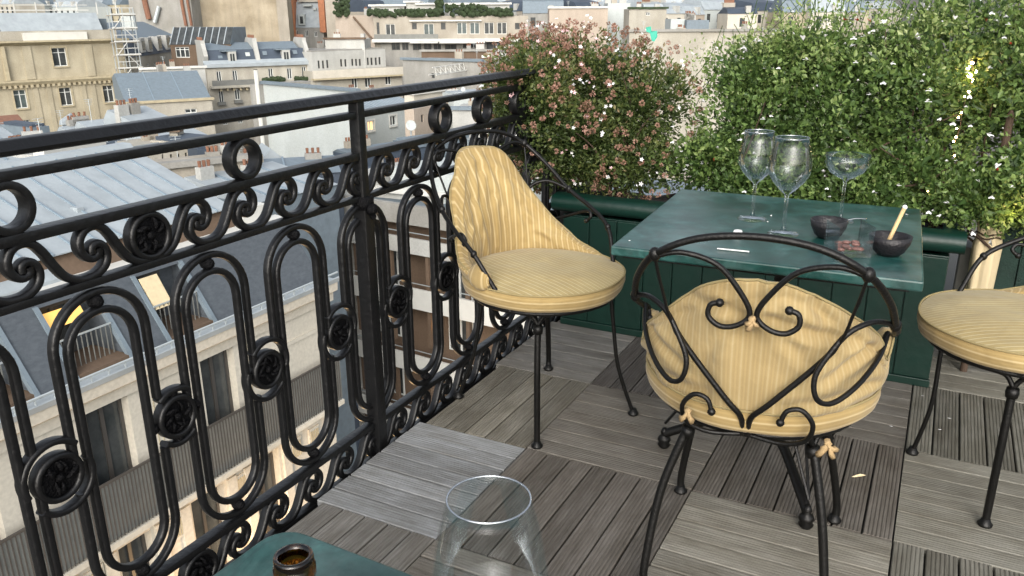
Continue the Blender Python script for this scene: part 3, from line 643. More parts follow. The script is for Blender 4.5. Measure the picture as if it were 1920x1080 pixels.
# G6 orange and blue house in the gap
r_, F_, L_, z_ = blk('narrow orange-edged house with blue-grey zinc mansard glimpsed in the gap', 530, 52, 606, 52, 175, 8, 'grey',
    [(556, 62, 6, 12), (575, 62, 6, 12), (592, 64, 6, 10)], rb=1.0)
for a, b in ((535, 552), (598, 609)):
    ua, ub = F_.uv(a, 20)[0], F_.uv(b, 20)[0]; part('orange_pier', 'orange', r_, lambda m_: fbox(m_, F_, ua, ub, -.4, 3, z_-3 if a < 560 else z_-1, F_.uv(a, -30)[1]))
zt_ = F_.uv(570, 4, 3)[1]
part('mansard', 'zinc', r_, lambda m_: prism(m_, F_, F_.uv(553, 30)[0], F_.uv(598, 30)[0], [(-.1, z_+.003), (2.2, zt_), (7, zt_), (7, z_)]))
part('upper_band', 'stone', r_, lambda m_: fbox(m_, F_, F_.uv(555, 3)[0], F_.uv(601, 3)[0], 1.6, 6.8, zt_+.003, zt_+1.4))
for px in (566,):
    h = prect(F_, px, 37, 12, 20); o = part('dormer', 'white2', r_, lambda m_: fbox(m_, F_, h[0], h[1], -.3, 2, h[2], h[3])); part('pane', 'glass', o, lambda m_: fbox(m_, F_, h[0]+.35, h[1]-.35, -.34, -.3, h[2]+.3, h[3]-.4))
for px, py, w_ in ((574, 10, 16), (588, 17, 6), (590, 40, 8)):
    h = prect(F_, px, py, w_, 4); part('roof_window', 'white2', r_, lambda m_: fbox(m_, F_, h[0], h[1], 1.0, 2.6, h[2], h[3]))
# G7 mansard house with two dormers
Fm, Lm = fr2(395, 127, 592, 120, 115)
zm = Fm.A.z; um1 = Lm
mw = [(411, 145, 9, 23), (441, 143, 9, 22), (480, 141, 8, 22, W(frame='framedark')), (508, 139, 9, 22), (543, 138, 9, 21), (570, 135, 8, 20), (415, 182, 9, 23), (445, 177, 10, 20),
      (422, 225, 9, 18), (450, 222, 9, 18), (411+6, 262, 9, 20), (447, 258, 9, 20)]
rm_ = house('cream house with slate mansard, two white dormers and firewalls, centre left', Fm, -.6, Lm, zm, 11, 'stone', [(prect(Fm, *q[:4]), dict(trans=False, **(q[4] if len(q) > 4 else {}))) for q in mw])
zmt = Fm.uv(480, 92, 1.3)[1]; zmr = Fm.uv(480, 79, 4)[1]
part('eaves_gutter', 'zinc', rm_, lambda m_: prism(m_, Fm, -.9, Lm+.2, [(-.45, zm+.003), (-.5, zm+.5), (.25, zm+.95), (.25, zm+.003)]))
part('mansard', 'slatefar', rm_, lambda m_: prism(m_, Fm, 0, Lm-.8, [(.2, zm+.5), (1.3, zmt), (10.5, zmt), (10.5, zm+.003)]))
part('upper_roof', 'slatelight', rm_, lambda m_: prism(m_, Fm, .1, Lm-2, [(1.25, zmt+.003), (4.2, zmr), (5.5, zmr), (10.4, zmt+.003)]))
for px, py in ((436, 108), (537, 105)):
    h = prect(Fm, px, py, 15, 23); o = part('dormer', 'white', rm_, lambda m_: fbox(m_, Fm, h[0], h[1], .05, 1.9, h[2], h[3]))
    part('dormer_roof', 'slatelight', o, lambda m_: fbox(m_, Fm, h[0]-.9, h[1]+.1, .0, 2.4, h[3]+.003, h[3]+.15)); part('pane', 'glass', o, lambda m_: fbox(m_, Fm, h[0]+.25, (h[0]+h[1])/2-.05, .02, .05, h[2]+.25, h[3]-.3))
    part('pane', 'glass', o, lambda m_: fbox(m_, Fm, (h[0]+h[1])/2+.05, h[1]-.25, .02, .05, h[2]+.25, h[3]-.3))
for px, py, m_n in ((415, 106, 'slatelight'), (467, 102, 'white2'), (499, 100, 'slatelight'), (556, 98, 'slatelight')):
    h = prect(Fm, px, py, 8, 7); part('roof_window', m_n, rm_, lambda m_: prism(m_, Fm, h[0], h[1], [(.62, h[2]), (.95, h[3]), (1.3, h[3]), (1.0, h[2])]))
for (a, b, yt, yb) in ((381, 389, 80, 106), (479, 487, 75, 113), (573, 580, 74, 100)):
    ua, ub = Fm.uv(a, 95)[0], Fm.uv(b, 95)[0]; zt_, zb_ = Fm.uv(a, yt)[1], Fm.uv(a, yb)[1]
    fw = part('firewall', 'white', rm_, lambda m_: prism(m_, Fm, ua, ub, [(.0, zb_), (1.3, zt_-.2), (1.3, zt_+.25), (5.5, zt_+.25), (10, zm), (1.0, zm)]))
    for q in range(6):
        cpt = Fm.pt((ua+ub)/2, 1.8+q*.6, zt_+.25); MB().lathe([(.11, 0), (.12, .4), (.08, .41)], cpt, 8).build('chimney_pot', M['terracotta'], fw)
zb1 = Fm.uv(440, 159)[1]
bl = part('balcony', 'railgrey', rm_, lambda m_: fbox(m_, Fm, -.2, Fm.uv(480, 150)[0], -.9, -.82, zb1, Fm.uv(440, 149)[1]))
part('balcony_slab', 'stone', rm_, lambda m_: fbox(m_, Fm, -.4, Lm, -1.0, -.003, zb1-.35, zb1))
for i in range(8): 
    u = .8+i*.9; part('corbel', 'cornice', bl, lambda m_: fbox(m_, Fm, u, u+.3, -.7, -.004, zb1-.75, zb1-.352))
for px, py in ((415, 194), (446, 190)):
    h = prect(Fm, px, py, 15, 6); part('window_guard', 'railgrey', rm_, lambda m_: fbox(m_, Fm, h[0], h[1], -.5, -.01, h[2], h[3]))
for i, (px, w_) in enumerate(((500, 12), (515, 14), (528, 12), (561, 12), (571, 10), (587, 14))):
    u, z_ = Fm.uv(px, 153, -1.2); r0 = w_*115/CF/2
    o = MB(); 
    for q in range(26): o.ball(Fm.pt(u+random.uniform(-1, 1)*r0, -1.2+random.uniform(-.3, .3), zb1+.3+random.random()*r0*1.0), .16+random.random()*.16, 5, 4)
    tag(o.build('potted_shrub', M['darkgreen']), 'dark potted shrub on the mansard house terrace, number %s of six from the left' % ('one', 'two', 'three', 'four', 'five', 'six')[i], 'shrub', 'terrace shrubs of the mansard house')
# G8 blank wall and zinc roofed house in front
rw, Fw, Lw, zw = blk('big blank pale rendered gable wall in the middle distance', 493, 157, 668, 172, 86, .8, 'white2', cap='slatelight')
part('chimney_breast', 'grey', rw, lambda m_: fbox(m_, Fw, Fw.uv(480, 200)[0], -.003, -.5, 6, GZ, Fw.uv(484, 158)[1]))
part('drain_pipe', 'trim', rw, lambda m_: m_.sweep([Fw.pt(-.1, -.65, GZ), Fw.pt(-.1, -.65, Fw.uv(478, 130)[1])], .22, 6))
r_, F_, L_, z_ = blk('white rendered house with ribbed blue zinc roof and two small windows', 672, 217, 790, 200, 84, 8, 'white2',
    [(695, 236, 13, 19, W(glass='lit', surround='trim', trans=False)), (737, 226, 12, 19, W(surround='trim', trans=False))], ('slope', 5.5, 1.6, 'zinc', .45))
# G9 ribbon-window block
r_, F_, L_, z_ = blk('white ribbon-windowed block under a white roof box', 584, 98, 722, 92, 120, 9, 'white', [(598, 121, 4, 15), (606, 121, 4, 15), (614, 120, 4, 15), (640, 118, 4, 14), (648, 118, 4, 14), (661, 117, 4, 13), (668, 117, 4, 13), (675, 117, 4, 13), (690, 115, 4, 14), (697, 115, 4, 14), (705, 115, 4, 14), (712, 114, 4, 14)], ('flat', 'grey'), kw=W(frame='framedark', mull=0, trans=False))
Fb, Lb = fr2(586, 135, 753, 127, 119)
rq = house('cream storey with long balcony parapet under the ribbon windows', Fb, 0, Lb, Fb.A.z, 7, 'stone', [(prect(Fb, *q), dict(trans=False)) for q in ((665, 156, 11, 19), (690, 155, 11, 18), (728, 151, 11, 16))])
part('parapet', 'stonef', rq, lambda m_: fbox(m_, Fb, -.3, Lb+.2, -.9, -.65, Fb.A.z-.9, Fb.A.z+.2)); part('balcony_slab', 'cornice', rq, lambda m_: fbox(m_, Fb, -.3, Lb+.2, -.95, -.003, Fb.A.z-1.15, Fb.A.z-.91))
r_, F_, L_, z_ = blk('long white rooftop box with brown coping above the ribbon-window block', 609, 74, 683, 73, 126, 6, 'white', rb=1.0, cap='brown')
part('stub_chimney', 'white', r_, lambda m_: fbox(m_, F_, L_-.6, L_, .2, 1.2, z_, z_+.8))
# G10 long terrace building top centre
Fi, Li = fr2(702, 74, 990, 66, 136, rb=1.0)
zi0 = Fi.uv(830, 74)[1]; zi1 = Fi.uv(830, 30)[1]
iw = [(709, 53, 5, 22), (732, 56, 18, 22), (777, 49, 9, 12), (804, 55, 19, 21), (831, 49, 9, 13), (866, 53, 18, 22), (890, 53, 18, 22), (917, 53, 18, 22), (941, 53, 18, 22), (970, 49, 9, 12)]
ri = house('long beige apartment block with planted terrace and wide glazed bays, top centre', Fi, 0, Li, zi1, 12, 'beige', [(prect(Fi, *q), dict(trans=False, frame='trim' if q[2] > 10 else 'framedark', mull=1 if q[2] > 10 else 0, glass='glass2' if i in (3, 5, 6) else 'glass')) for i, q in enumerate(iw)])
part('balcony_slab', 'trim', ri, lambda m_: fbox(m_, Fi, -.2, Li, -1.6, -.003, zi0-.35, zi0+.15))
part('glass_guard', 'railgrey', ri, lambda m_: fbox(m_, Fi, .2, Li*.42, -1.5, -1.46, zi0+.15, zi0+.9))
part('awning_box', 'trim', ri, lambda m_: fbox(m_, Fi, Fi.uv(768, 38)[0], Fi.uv(903, 38)[0], -.5, -.003, Fi.uv(830, 40)[1], Fi.uv(830, 37.5)[1]))
for (a, b, yt, yb) in ((772, 824, 77, 80), (826, 910, 74, 80)):
    ua, ub = Fi.uv(a, 78)[0], Fi.uv(b, 78)[0]; part('awning', 'trim', ri, lambda m_: prism(m_, Fi, ua, ub, [(-1.7, Fi.uv(a, yt)[1]), (-3.2, Fi.uv(a, yb)[1]), (-3.2, Fi.uv(a, yb)[1]+.08), (-1.7, Fi.uv(a, yt)[1]+.08)]))
zlo = Fi.uv(830, 97)[1]
lw = [(742, 87, 16, 14), (760, 87, 12, 14), (782, 87, 16, 14), (802, 88, 14, 14), (820, 88, 14, 12), (845, 88, 22, 10), (880, 86, 24, 8), (925, 86, 26, 14)]
rj = house('dark recessed lower storey with awnings below the long beige block', Frame(Fi.pt(0, -.4, 0), Fi.h), 1, Li, zi0-.4, .35, 'grey', [(prect(Frame(Fi.pt(0, -.4, 0), Fi.h), *q), dict(trans=False, frame='framedark')) for q in lw])
o = MB().ball(Fi.pt(Fi.uv(943, 74)[0], -1.3, Fi.uv(943, 74)[1]), .3).build('terrace_lamp', M['shopglow']); tag(o, 'bright yellow lamp under the long block balcony, beside the pink shrub', 'lamp')
for i, (a, b) in enumerate(((690, 760), (765, 830), (838, 915), (915, 960))):
    ua, ub = Fi.uv(a, 28)[0], Fi.uv(b, 28)[0]; o = MB()
    for q in range(90):
        t = random.random(); hh = .8 if i != 2 else 1.6
        o.ball(Fi.pt(ua+(ub-ua)*t, -.2+random.uniform(-.3, .4), zi1+.15+random.random()*hh), .22+random.random()*.25, 5, 4)
    tag(o.build('terrace_hedge', M['darkgreen']), 'dark hedge on the long block terrace, %s stretch' % ('leftmost', 'second', 'tallest middle', 'rightmost')[i], 'hedge', 'terrace hedges')
Ft = Frame(Fi.pt(0, 3, 0), Fi.h)
for (a, b, yt, lb, ws) in ((696, 758, 12, 'white set-back penthouse with dark openings, left', [(719, 20, 22, 9), (752, 18, 6, 8)]), (762, 784, 5, 'plain cream stair box on the penthouse terrace', []),
                       (784, 822, 9, 'pale penthouse with one shuttered window', [(797, 20, 16, 10)]), (834, 955, 9, 'long pale-roofed glazed penthouse behind the green hedge', [(880, 20, 70, 16), (928, 20, 26, 14)])):
    ua, ub = Ft.uv(a, 20)[0], Ft.uv(b, 20)[0]; ztp = Ft.uv(a, yt)[1]
    r_ = house(lb, Ft, ua, ub, ztp, 6, 'white', [(prect(Ft, *q), dict(trans=False, frame='frame', glass='glass' if len(ws) != 2 or a < 800 else 'glass2')) for q in ws], zb=zi1)
    part('roof_edge', 'trim', r_, lambda m_: fbox(m_, Ft, ua-.4, ub+.4, -.5, 6, ztp+.003, ztp+.3))
o = MB(); uq = Ft.uv(826, 15)[0]
for q in range(70): 
    t = random.random(); o.ball(Fi.pt(uq+random.uniform(-.5, .5)*(1.1-t*.6), 1+random.uniform(-.4, .4), zi1+t*5.2), .3+random.random()*.2, 5, 4)
tag(o.build('cypress', M['darkgreen']), 'dark slim cypress standing on the penthouse terrace', 'tree')
rp, Fp, Lp, zp = blk('windowless pinkish party wall with a diagonal drainpipe', 628, 29, 702, 29, 141, 8, 'pink', rb=.965)
part('drainpipe', 'brown', rp, lambda m_: m_.sweep([Fp.pt(Fp.uv(665, 30)[0], -.3, Fp.uv(665, 32)[1]), Fp.pt(Fp.uv(670, 36)[0], -.3, Fp.uv(670, 38)[1]), Fp.pt(Fp.uv(704, 76)[0], -.3, Fp.uv(704, 78)[1])], .2, 6))
o = MB(); 
for q in range(80): o.ball(Fp.pt(Fp.uv(642, 10)[0]+random.gauss(0, .9), -.2+random.gauss(0, .3), Fp.uv(642, 14)[1]+random.gauss(0, .75)), .25+random.random()*.25, 5, 4)
tag(o.build('rooftop_bush', M['darkgreen']), 'brownish green bush hanging over the pink party wall', 'shrub')
# G11 grey walls to the right of the ribbon block
blk('rough grey rendered wall right of the ribbon-window block', 755, 112, 902, 116, 104, 6, 'grey', [(812, 142, 6, 9, W(frame='framedark', mull=0))], cap='slatelight')
blk('low rusty-brown stained wall with a red chimney', 790, 97, 925, 95, 112, 6, 'brown', rb=1.0, cap='grey')
blk('small white garage-like box beside the pink shrub', 926, 98, 962, 98, 108, 6, 'white', [(942, 116, 22, 24, W(glass='glass2'))], rb=1.0)
r_, F_, L_, z_ = blk('red brick chimney stack with pale cap', 907, 108, 921, 108, 103, 1.2, 'terracotta', rb=1.0, name='chimney_stack', cat='chimney', cap='trim')
# white lattice truss
Fx, Lx = fr2(818, 141, 958, 118, 92)
rt_ = empty('crane_jib', Fx.pt(Lx/2, 0, Fx.A.z-1), 'white lattice crane jib lying across the roofs above the handrail', 'crane')
zx = Fx.A.z
for dz_, n_ in ((0, 0), (0, .9), (.8, .45)): part('chord', 'trim', rt_, lambda m_: m_.sweep([Fx.pt(0, n_, zx+dz_), Fx.pt(Lx, n_, zx+dz_)], .06, 6))
for i in range(18):
    a = Lx*i/18; b = Lx*(i+.5)/18; c = Lx*(i+1)/18
    part('lattice', 'trim', rt_, lambda m_: m_.sweep([Fx.pt(a, 0, zx), Fx.pt(b, .45, zx+.8), Fx.pt(c, 0, zx)], .04, 5))
# G12 middle zone seen between handrail and chair
blk('beige rendered gable with blank face seen under the handrail', 776, 205, 850, 190, 74, 1.0, 'pink', [(792, 214+8, 5, 14, W(frame='framedark', mull=0))], ('flat', 'zinc'))
blk('cream stepped wall with pale mouldings under the handrail', 776, 178, 850, 168, 80, 1.2, 'stonef', cap='trim')
blk('white wall with grey flat roof left of the pink shrub', 848, 206, 960, 207, 70, 5, 'white', cap='slatelight')
blk('pale stone block behind the railing ring, right', 850, 178, 975, 172, 78, 3, 'white2', [(905, 190, 10, 10)], ('flat', 'zinc'))
r_, F_, L_, z_ = blk('low flat roof with grey tarpaulin in front of the zinc roofed house', 764, 268, 880, 253, 64, 2, 'zincdark', roof=('flat', 'slatelight'))
for px, py, w_ in ((770, 236, 20), (905, 168, 18), (868, 168, 9)):
    P0 = pdep(px, py, 66); s_ = w_*66/CF/2; o = empty('satellite_dish', P0-Vector((0, 0, s_*1.6)), '%s white satellite dish on the roofs under the handrail' % {20: 'largest', 18: 'right-hand', 9: 'smallest'}[w_], 'satellite dish', 'rooftop satellite dishes')
    mbd = MB(); mbd.lathe([(.01, 0), (s_*.6, s_*.12), (s_, s_*.35), (s_*.98, s_*.4), (s_*.55, s_*.18), (.01, .04)], (0, 0, 0), 16)
    rot_ = (-(P0-CAM).normalized()+Vector((.3, 0, .3))).to_track_quat('Z', 'Y').to_matrix(); mbd.v = [P0+rot_ @ v for v in mbd.v]; mbd.build('dish', M['white2'], o, smooth=True)
    MB().box((P0.x-.04, P0.y-.04, P0.z-s_*1.8), (P0.x+.04, P0.y+.04, P0.z)).build('mast', M['fluegrey'], o)
blk('blue-grey lean-to terrace roof below the two small windows', 668, 293, 800, 274, 60, 3, 'slatefar', roof=('slope', 2.5, .25, 'zincdark', 0))
blk('dark grey courtyard roof seen through the scrollwork', 700, 350, 960, 318, 54, 5, 'zincdark', roof=('slope', 4.5, .5, 'slatefar', 0))
blk('white terrace wall seen through the scrollwork right of the post', 640, 352, 860, 372, 49.5, 1.4, 'white', cap='trim')
# G13 small zinc house, left of the post
r_, F_, L_, z_ = blk('tiny grey gabled roof hut in front of the blank wall', 491, 300, 528, 297, 48, 2.6, 'slatelight')
part('gable_roof', 'zinc', r_, lambda m_: m_.add([F_.pt(-.1, -.15, z_+.003), F_.pt(L_+.1, -.15, z_+.003), F_.pt(L_/2, -.15, z_+.62), F_.pt(-.1, 2.7, z_+.003), F_.pt(L_+.1, 2.7, z_+.003), F_.pt(L_/2, 2.7, z_+.62)], [(0, 1, 2), (3, 5, 4), (0, 2, 5, 3), (1, 4, 5, 2), (0, 3, 4, 1)]))
blk('slate-blue roof spreading around the tiny hut', 430, 335, 640, 322, 43, 3.2, 'slatefar', roof=('slope', 3, .45, 'slatelight', 2.2))
blk('pale zinc lean-to beside the corner of the mansard', 470, 382, 632, 345, 36, 5, 'slatelight', roof=('slope', 4.6, .7, 'zinc', 1.2))
# G14 between G1 and the zinc roof
blk('pale zinc roof under the cream mansion', 150, 256, 222, 247, 56, 3, 'stone', roof=('slope', 2.5, .5, 'zinc', 1.3))
r_, F_, L_, z_ = blk('pale blue dormer house with triangular pediment below the cream mansion', 117, 234, 152, 232, 58, 3, 'zinc', [(125, 243, 3, 11), (133, 243, 3, 11), (141, 243, 3, 11)], kw=W(mull=0, trans=False))
part('pediment', 'zinc', r_, lambda m_: m_.add([F_.pt(-.2, -.2, z_+.003), F_.pt(L_+.2, -.2, z_+.003), F_.pt(L_/2, -.2, z_+.5), F_.pt(-.2, 3, z_+.003), F_.pt(L_+.2, 3, z_+.003), F_.pt(L_/2, 3, z_+.5)], [(0, 1, 2), (3, 5, 4), (0, 2, 5, 3), (1, 4, 5, 2), (0, 3, 4, 1)]))
blk('blue-grey slate chimney house at the left edge', 58, 240, 92, 236, 57, 4, 'slatelight', roof=('flat', 'slatefar'))
blk('rusty tiled lean-to roof at the far left edge', -120, 262, 62, 247, 60, 6, 'stone', roof=('slope', 5, .9, 'terracotta', 0))
blk('broad zinc roof just above the handrail at the left', -150, 296, 165, 268, 46, 2.6, 'slatelight', roof=('slope', 2.5, .35, 'zinc', 1.4))
blk('white roof lantern between the two top rails', 84, 292, 184, 272, 36, 2.5, 'white', cap='trim')
blk('slate-blue ribbed roof left of the white lantern', -140, 318, 82, 293, 34, 6, 'slatelight', roof=('slope', 5.6, .8, 'zinc', .7))
blk('pale blue zinc roof between the two top rails, left of a chimney', 225, 270, 318, 257, 52, 5, 'slatefar', roof=('slope', 4.6, 1.1, 'zinc', 0))
r_, F_, L_, z_ = blk('cream double chimney stack between the two top rails', 317, 247, 332, 246, 47, 1, 'stone', rb=1.0, cap='brown', name='chimney_stack', cat='chimney')
blk('pale blue zinc roof between the two top rails, right of a chimney', 331, 270, 398, 258, 50, 6, 'slatefar', roof=('slope', 5.6, 1.8, 'zinc', 0))
blk('beige house with narrow dark shutters seen above the zinc roof', 285, 282, 372, 272, 44, 5, 'stone', [(306, 300, 3, 22), (322, 300, 4, 22), (336, 299, 4, 22), (350, 298, 4, 24), (360, 297, 4, 24)], kw=W(frame='framedark', mull=0, trans=False))
blk('beige courtyard wall with purple-grey glazed lean-to', 372, 272, 432, 262, 45, 4, 'stone', [(392, 284, 9, 13, W(frame='framedark'))], roof=('flat', 'slatefar'))
r_ = blk('purple-grey zinc stair hood beside the shuttered house', 370, 280, 392, 278, 43, 2.2, 'slatefar', roof=('flat', 'slatefar'))
blk('low beige parapet wall beyond the hipped zinc roof', 290, 318, 480, 298, 38, 3, 'beige', cap='grey')
# G15 right of the pink shrub
blk('pale blank wall between the two flowering shrubs', 1180, 60, 1460, 62, 92, 6, 'stone', rb=1.0, cap='grey')
blk('blue-grey flat roofed box above the pale blank wall', 1288, 38, 1330, 38, 101, 5, 'slatelight', rb=1.0)
blk('small curved white roof shed above the pale blank wall', 1258, 36, 1284, 36, 102, 4, 'white2', rb=1.0)
blk('cream house top behind the pale blank wall', 1180, 17, 1250, 17, 118, 6, 'stone', [(1215, 26, 8, 6)], rb=1.0, cap='darkgreen')
blk('cool white tower block above the pink shrub', 1140, 6, 1182, 6, 130, 6, 'white2', rb=1.0)
blk('dim brownish block above the pink shrub', 1030, 16, 1140, 16, 124, 6, 'pink', rb=1.0, cap='trim')

# ---- the mass of houses farther off, each its own building
mats_w = ['stone', 'white', 'grey', 'beige', 'white2', 'stonef', 'pink', 'cream']; rmats = ['zinc', 'slatefar', 'slatelight', 'zincdark', 'zinc']
adj = ['cream', 'white', 'grey', 'beige', 'cool white', 'pale stone', 'pinkish', 'yellowish']
rows = [(170, 24, 0.9), (205, 19, .9), (250, 13, 1.0), (310, 8, 1.1), (390, 2, 1.2), (480, -6, 1.3), (600, -16, 1.5)]
rown = ['nearest', 'second', 'third', 'fourth', 'fifth', 'sixth', 'farthest']
cnt = 0; lastk = None
for ri_, (d, yy, sc_) in enumerate(rows):
    for xa, xb in ((-60, 225), (640, 1600)):
      if xa < 0 and ri_ < 2: continue
      x = xa+random.random()*20
      while x < xb:
        wpx = random.uniform(34, 80)*(170/d)**.5; y0 = yy+random.uniform(-6, 6)
        k = random.randrange(8); dd = d*random.uniform(.95, 1.05); rm2 = random.choice(rmats)
        F, L = fr2(x, y0, x+wpx, y0, dd, rb=random.choice((.97, 1.0, 1.03))); z = F.A.z
        zb = gz(F.A.x, F.A.y)-3
        xm = x+wpx/2
        pl = 'at the far left corner' if xm < 110 else 'left of the party wall' if xm < 400 else 'over the pink wall' if xm < 705 else 'over the long block\'s left half' if xm < 830 else 'over the long block\'s right half' if xm < 960 else 'above the pink shrub\'s left' if xm < 1090 else 'above the pink shrub\'s right' if xm < 1240 else 'between both shrubs' if xm < 1380 else 'behind the green bush'
        ch_ = random.random(); chs = 'no chimney' if ch_ > .8 else 'white chimney' if ch_ < .4 else 'beige chimney'
        root = empty('house', F.pt(L/2, 0, zb), '%s house, %s roof, %s, %s row %s' % (adj[k], {'zinc': 'pale zinc', 'slatefar': 'dark slate', 'slatelight': 'grey', 'zincdark': 'dark zinc'}[rm2], chs, rown[ri_], pl), 'house', 'houses of the far roofscape')
        T = random.uniform(8, 14)
        part('wall', mats_w[k], root, lambda m_: fbox(m_, F, 0, L, 0, T, zb, z))
        h = random.uniform(1.2, 3.4)
        part('roof', rm2, root, lambda m_: prism(m_, F, 0, L, [(-.2, z+.003), (1.0, z+h*.7), (T/2, z+h), (T, z+.003)]))
        if ri_ < 6:
            nwn = int(L/3.1); mbw = MB()
            for fl in range(3):
                for i in range(nwn):
                    u = (i+.5)*L/nwn; fbox(mbw, F, u-.5, u+.5, -.02, .03, z-.8-fl*3.1-1.7, z-.8-fl*3.1)
            if mbw.v: mbw.build('windows', M['glass'], root, kind='stuff')
            mbw = MB()
            for i in range(max(1, nwn//2)):
                u = (i+.7)*L/max(1, nwn//2); fbox(mbw, F, u-.6, u+.4, -.1, 1.0, z+.15, z+1.5)
            mbw.build('dormers', M['white'], root, kind='stuff')
        if ch_ <= .8:
            u = random.uniform(.1, .9)*L; part('chimney', 'white' if ch_ < .4 else 'beige', root, lambda m_: fbox(m_, F, u-1.2, u+1.2, T/2, T/2+.7, z, z+h+random.uniform(.8, 1.8)))
            part('chimney_pots', 'terracotta', root, lambda m_: fbox(m_, F, u-1.0, u+1.0, T/2+.15, T/2+.5, z+h+.7, z+h+2.1))
        x += wpx*random.uniform(.8, 1.0); cnt += 1
# ================================================================== THE TERRACE
DX0 = .125
# ---- deck of square tiles, seven grooved boards each
def board_mesh(name, L, wdt, grooves, seed):
    rnd = random.Random(seed); mb = MB(); prof = [(-wdt/2, -.022), (-wdt/2, -.0022), (-wdt/2+.0022, 0)]
    if grooves:
        n = 6; p = (wdt-.010)/n
        for i in range(n):
            c = -wdt/2+.005+p*(i+.5); g = p*.21
            prof += [(c-g-.0006, 0), (c-g*.5, -.0020), (c+g*.5, -.0020), (c+g+.0006, 0)]
    else:
        n = 6; p = (wdt-.010)/n
        for i in range(n):
            c = -wdt/2+.005+p*(i+.5); g = p*.10
            prof += [(c-g, 0), (c, -.0011), (c+g, 0)]
    prof += [(wdt/2-.0022, 0), (wdt/2, -.0022), (wdt/2, -.022)]
    k = len(prof); a = [(-L/2, y, z) for y, z in prof]; b = [(L/2, y, z) for y, z in prof]
    fs = [tuple(range(k)), tuple(reversed(range(k, 2*k)))]+[(i, i+k, (i+1) % k+k, (i+1) % k) for i in range(k)]
    mb.add(a+b, fs)
    me = bpy.data.meshes.new(name); me.from_pydata([tuple(v) for v in mb.v], [], mb.f); me.update(); me.materials.append(M['wood']); return me
bm_full = {g: board_mesh('board', .4965, .0665, g, 1) for g in (True, False)}
deck = empty('deck', (.125, -2.2, 0), None, None); deck['kind'] = 'structure'; deck['label'] = 'grey weathered timber deck tiles laid in a basket pattern'
dsub = MB(); dsub.box((DX0, -2.5, -.06), (4.0, 3.2, -.0245)); dsub.build('joist_bed', M['slab'], deck)
tints = {}
rb_ = random.Random(11); cut = {}
for c in range(0, 6):
    for r_ in range(-4, 4):
        vert = (c+r_) % 2 == 0
        tile_t = rb_.uniform(.92, 1.08)
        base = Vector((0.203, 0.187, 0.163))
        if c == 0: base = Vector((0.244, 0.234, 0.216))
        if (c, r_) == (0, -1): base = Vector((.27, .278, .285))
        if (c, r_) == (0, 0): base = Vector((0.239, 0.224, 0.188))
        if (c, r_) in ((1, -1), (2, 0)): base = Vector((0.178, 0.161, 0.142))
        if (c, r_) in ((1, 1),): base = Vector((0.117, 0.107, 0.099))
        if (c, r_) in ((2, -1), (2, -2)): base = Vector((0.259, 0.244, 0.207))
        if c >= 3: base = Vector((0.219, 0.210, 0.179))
        groove = vert or c == 0
        for i in range(7):
            o_ = (i-3)*.0714
            if vert: cx, cy, rz = c*.5+.25+o_, r_*.5+.25, R(90)
            else: cx, cy, rz = c*.5+.25, r_*.5+.25+o_, 0
            x0b = cx-(.033 if vert else .248)
            me = bm_full[groove]; xs_ = 1
            if c == 0:
                if vert and x0b < DX0-.002:
                    if cx+.033 < DX0+.02: continue
                    wd = round(cx+.033-DX0, 4); key = ('v', wd)
                    if key not in cut: cut[key] = board_mesh('board', .4965, wd, True, 2)
                    me = cut[key]; cx = DX0+wd/2
                elif not vert:
                    key = 'h'
                    if key not in cut: cut[key] = board_mesh('board', .498-DX0, .0665, False, 3)
                    me = cut[key]; cx = (DX0+.498)/2
            o = bpy.data.objects.new('board', me); COL.objects.link(o); o.parent = deck
            o.location = Vector((cx, cy, rb_.uniform(-.0012, .0012)))-deck.location; o.rotation_euler = (0, 0, rz+rb_.choice((0, math.pi)))
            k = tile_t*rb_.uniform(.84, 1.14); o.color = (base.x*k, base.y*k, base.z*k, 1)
sl = MB(); sl.box((.118, -2.6, -.32), (4.2, 3.4, -.065)); tag(sl.build('terrace_slab', M['slab']), 'concrete edge of the terrace under the deck', kind='structure')
# petals on the deck
for i, (px, py, s_) in enumerate(((1780, 784, .013), (1762, 805, .012), (1671, 799, .012), (1730, 742, .010), (1612, 893, .035), (1560, 876, .006))):
    P = pz(px, py, .003); o = MB(); o.ball((P.x, P.y, .003), s_/2, 6, 4, (1, .3, .12)) if i != 4 else o.add([(P.x-.012, P.y-.01, .002), (P.x+.006, P.y-.004, .006), (P.x+.016, P.y+.012, .004), (P.x, P.y+.006, .008), (P.x-.02, P.y-.014, .004)], [(0, 1, 2, 3), (0, 3, 4)])
    tag(o.build('fallen_petal', M['petalwhite'] if i != 4 else M['parasol']), ('white petal on the deck, highest of those by the right-hand chair leg', 'white petal on the deck just left of the right-hand chair leg', 'white petal on the grey deck between the two right chairs', 'tiny white petal at the corner of the green planter', 'dry curled leaf on the dark boards behind the middle chair', 'tiny white crumb beside the dry leaf')[i], 'petal' if i != 4 else 'leaf')

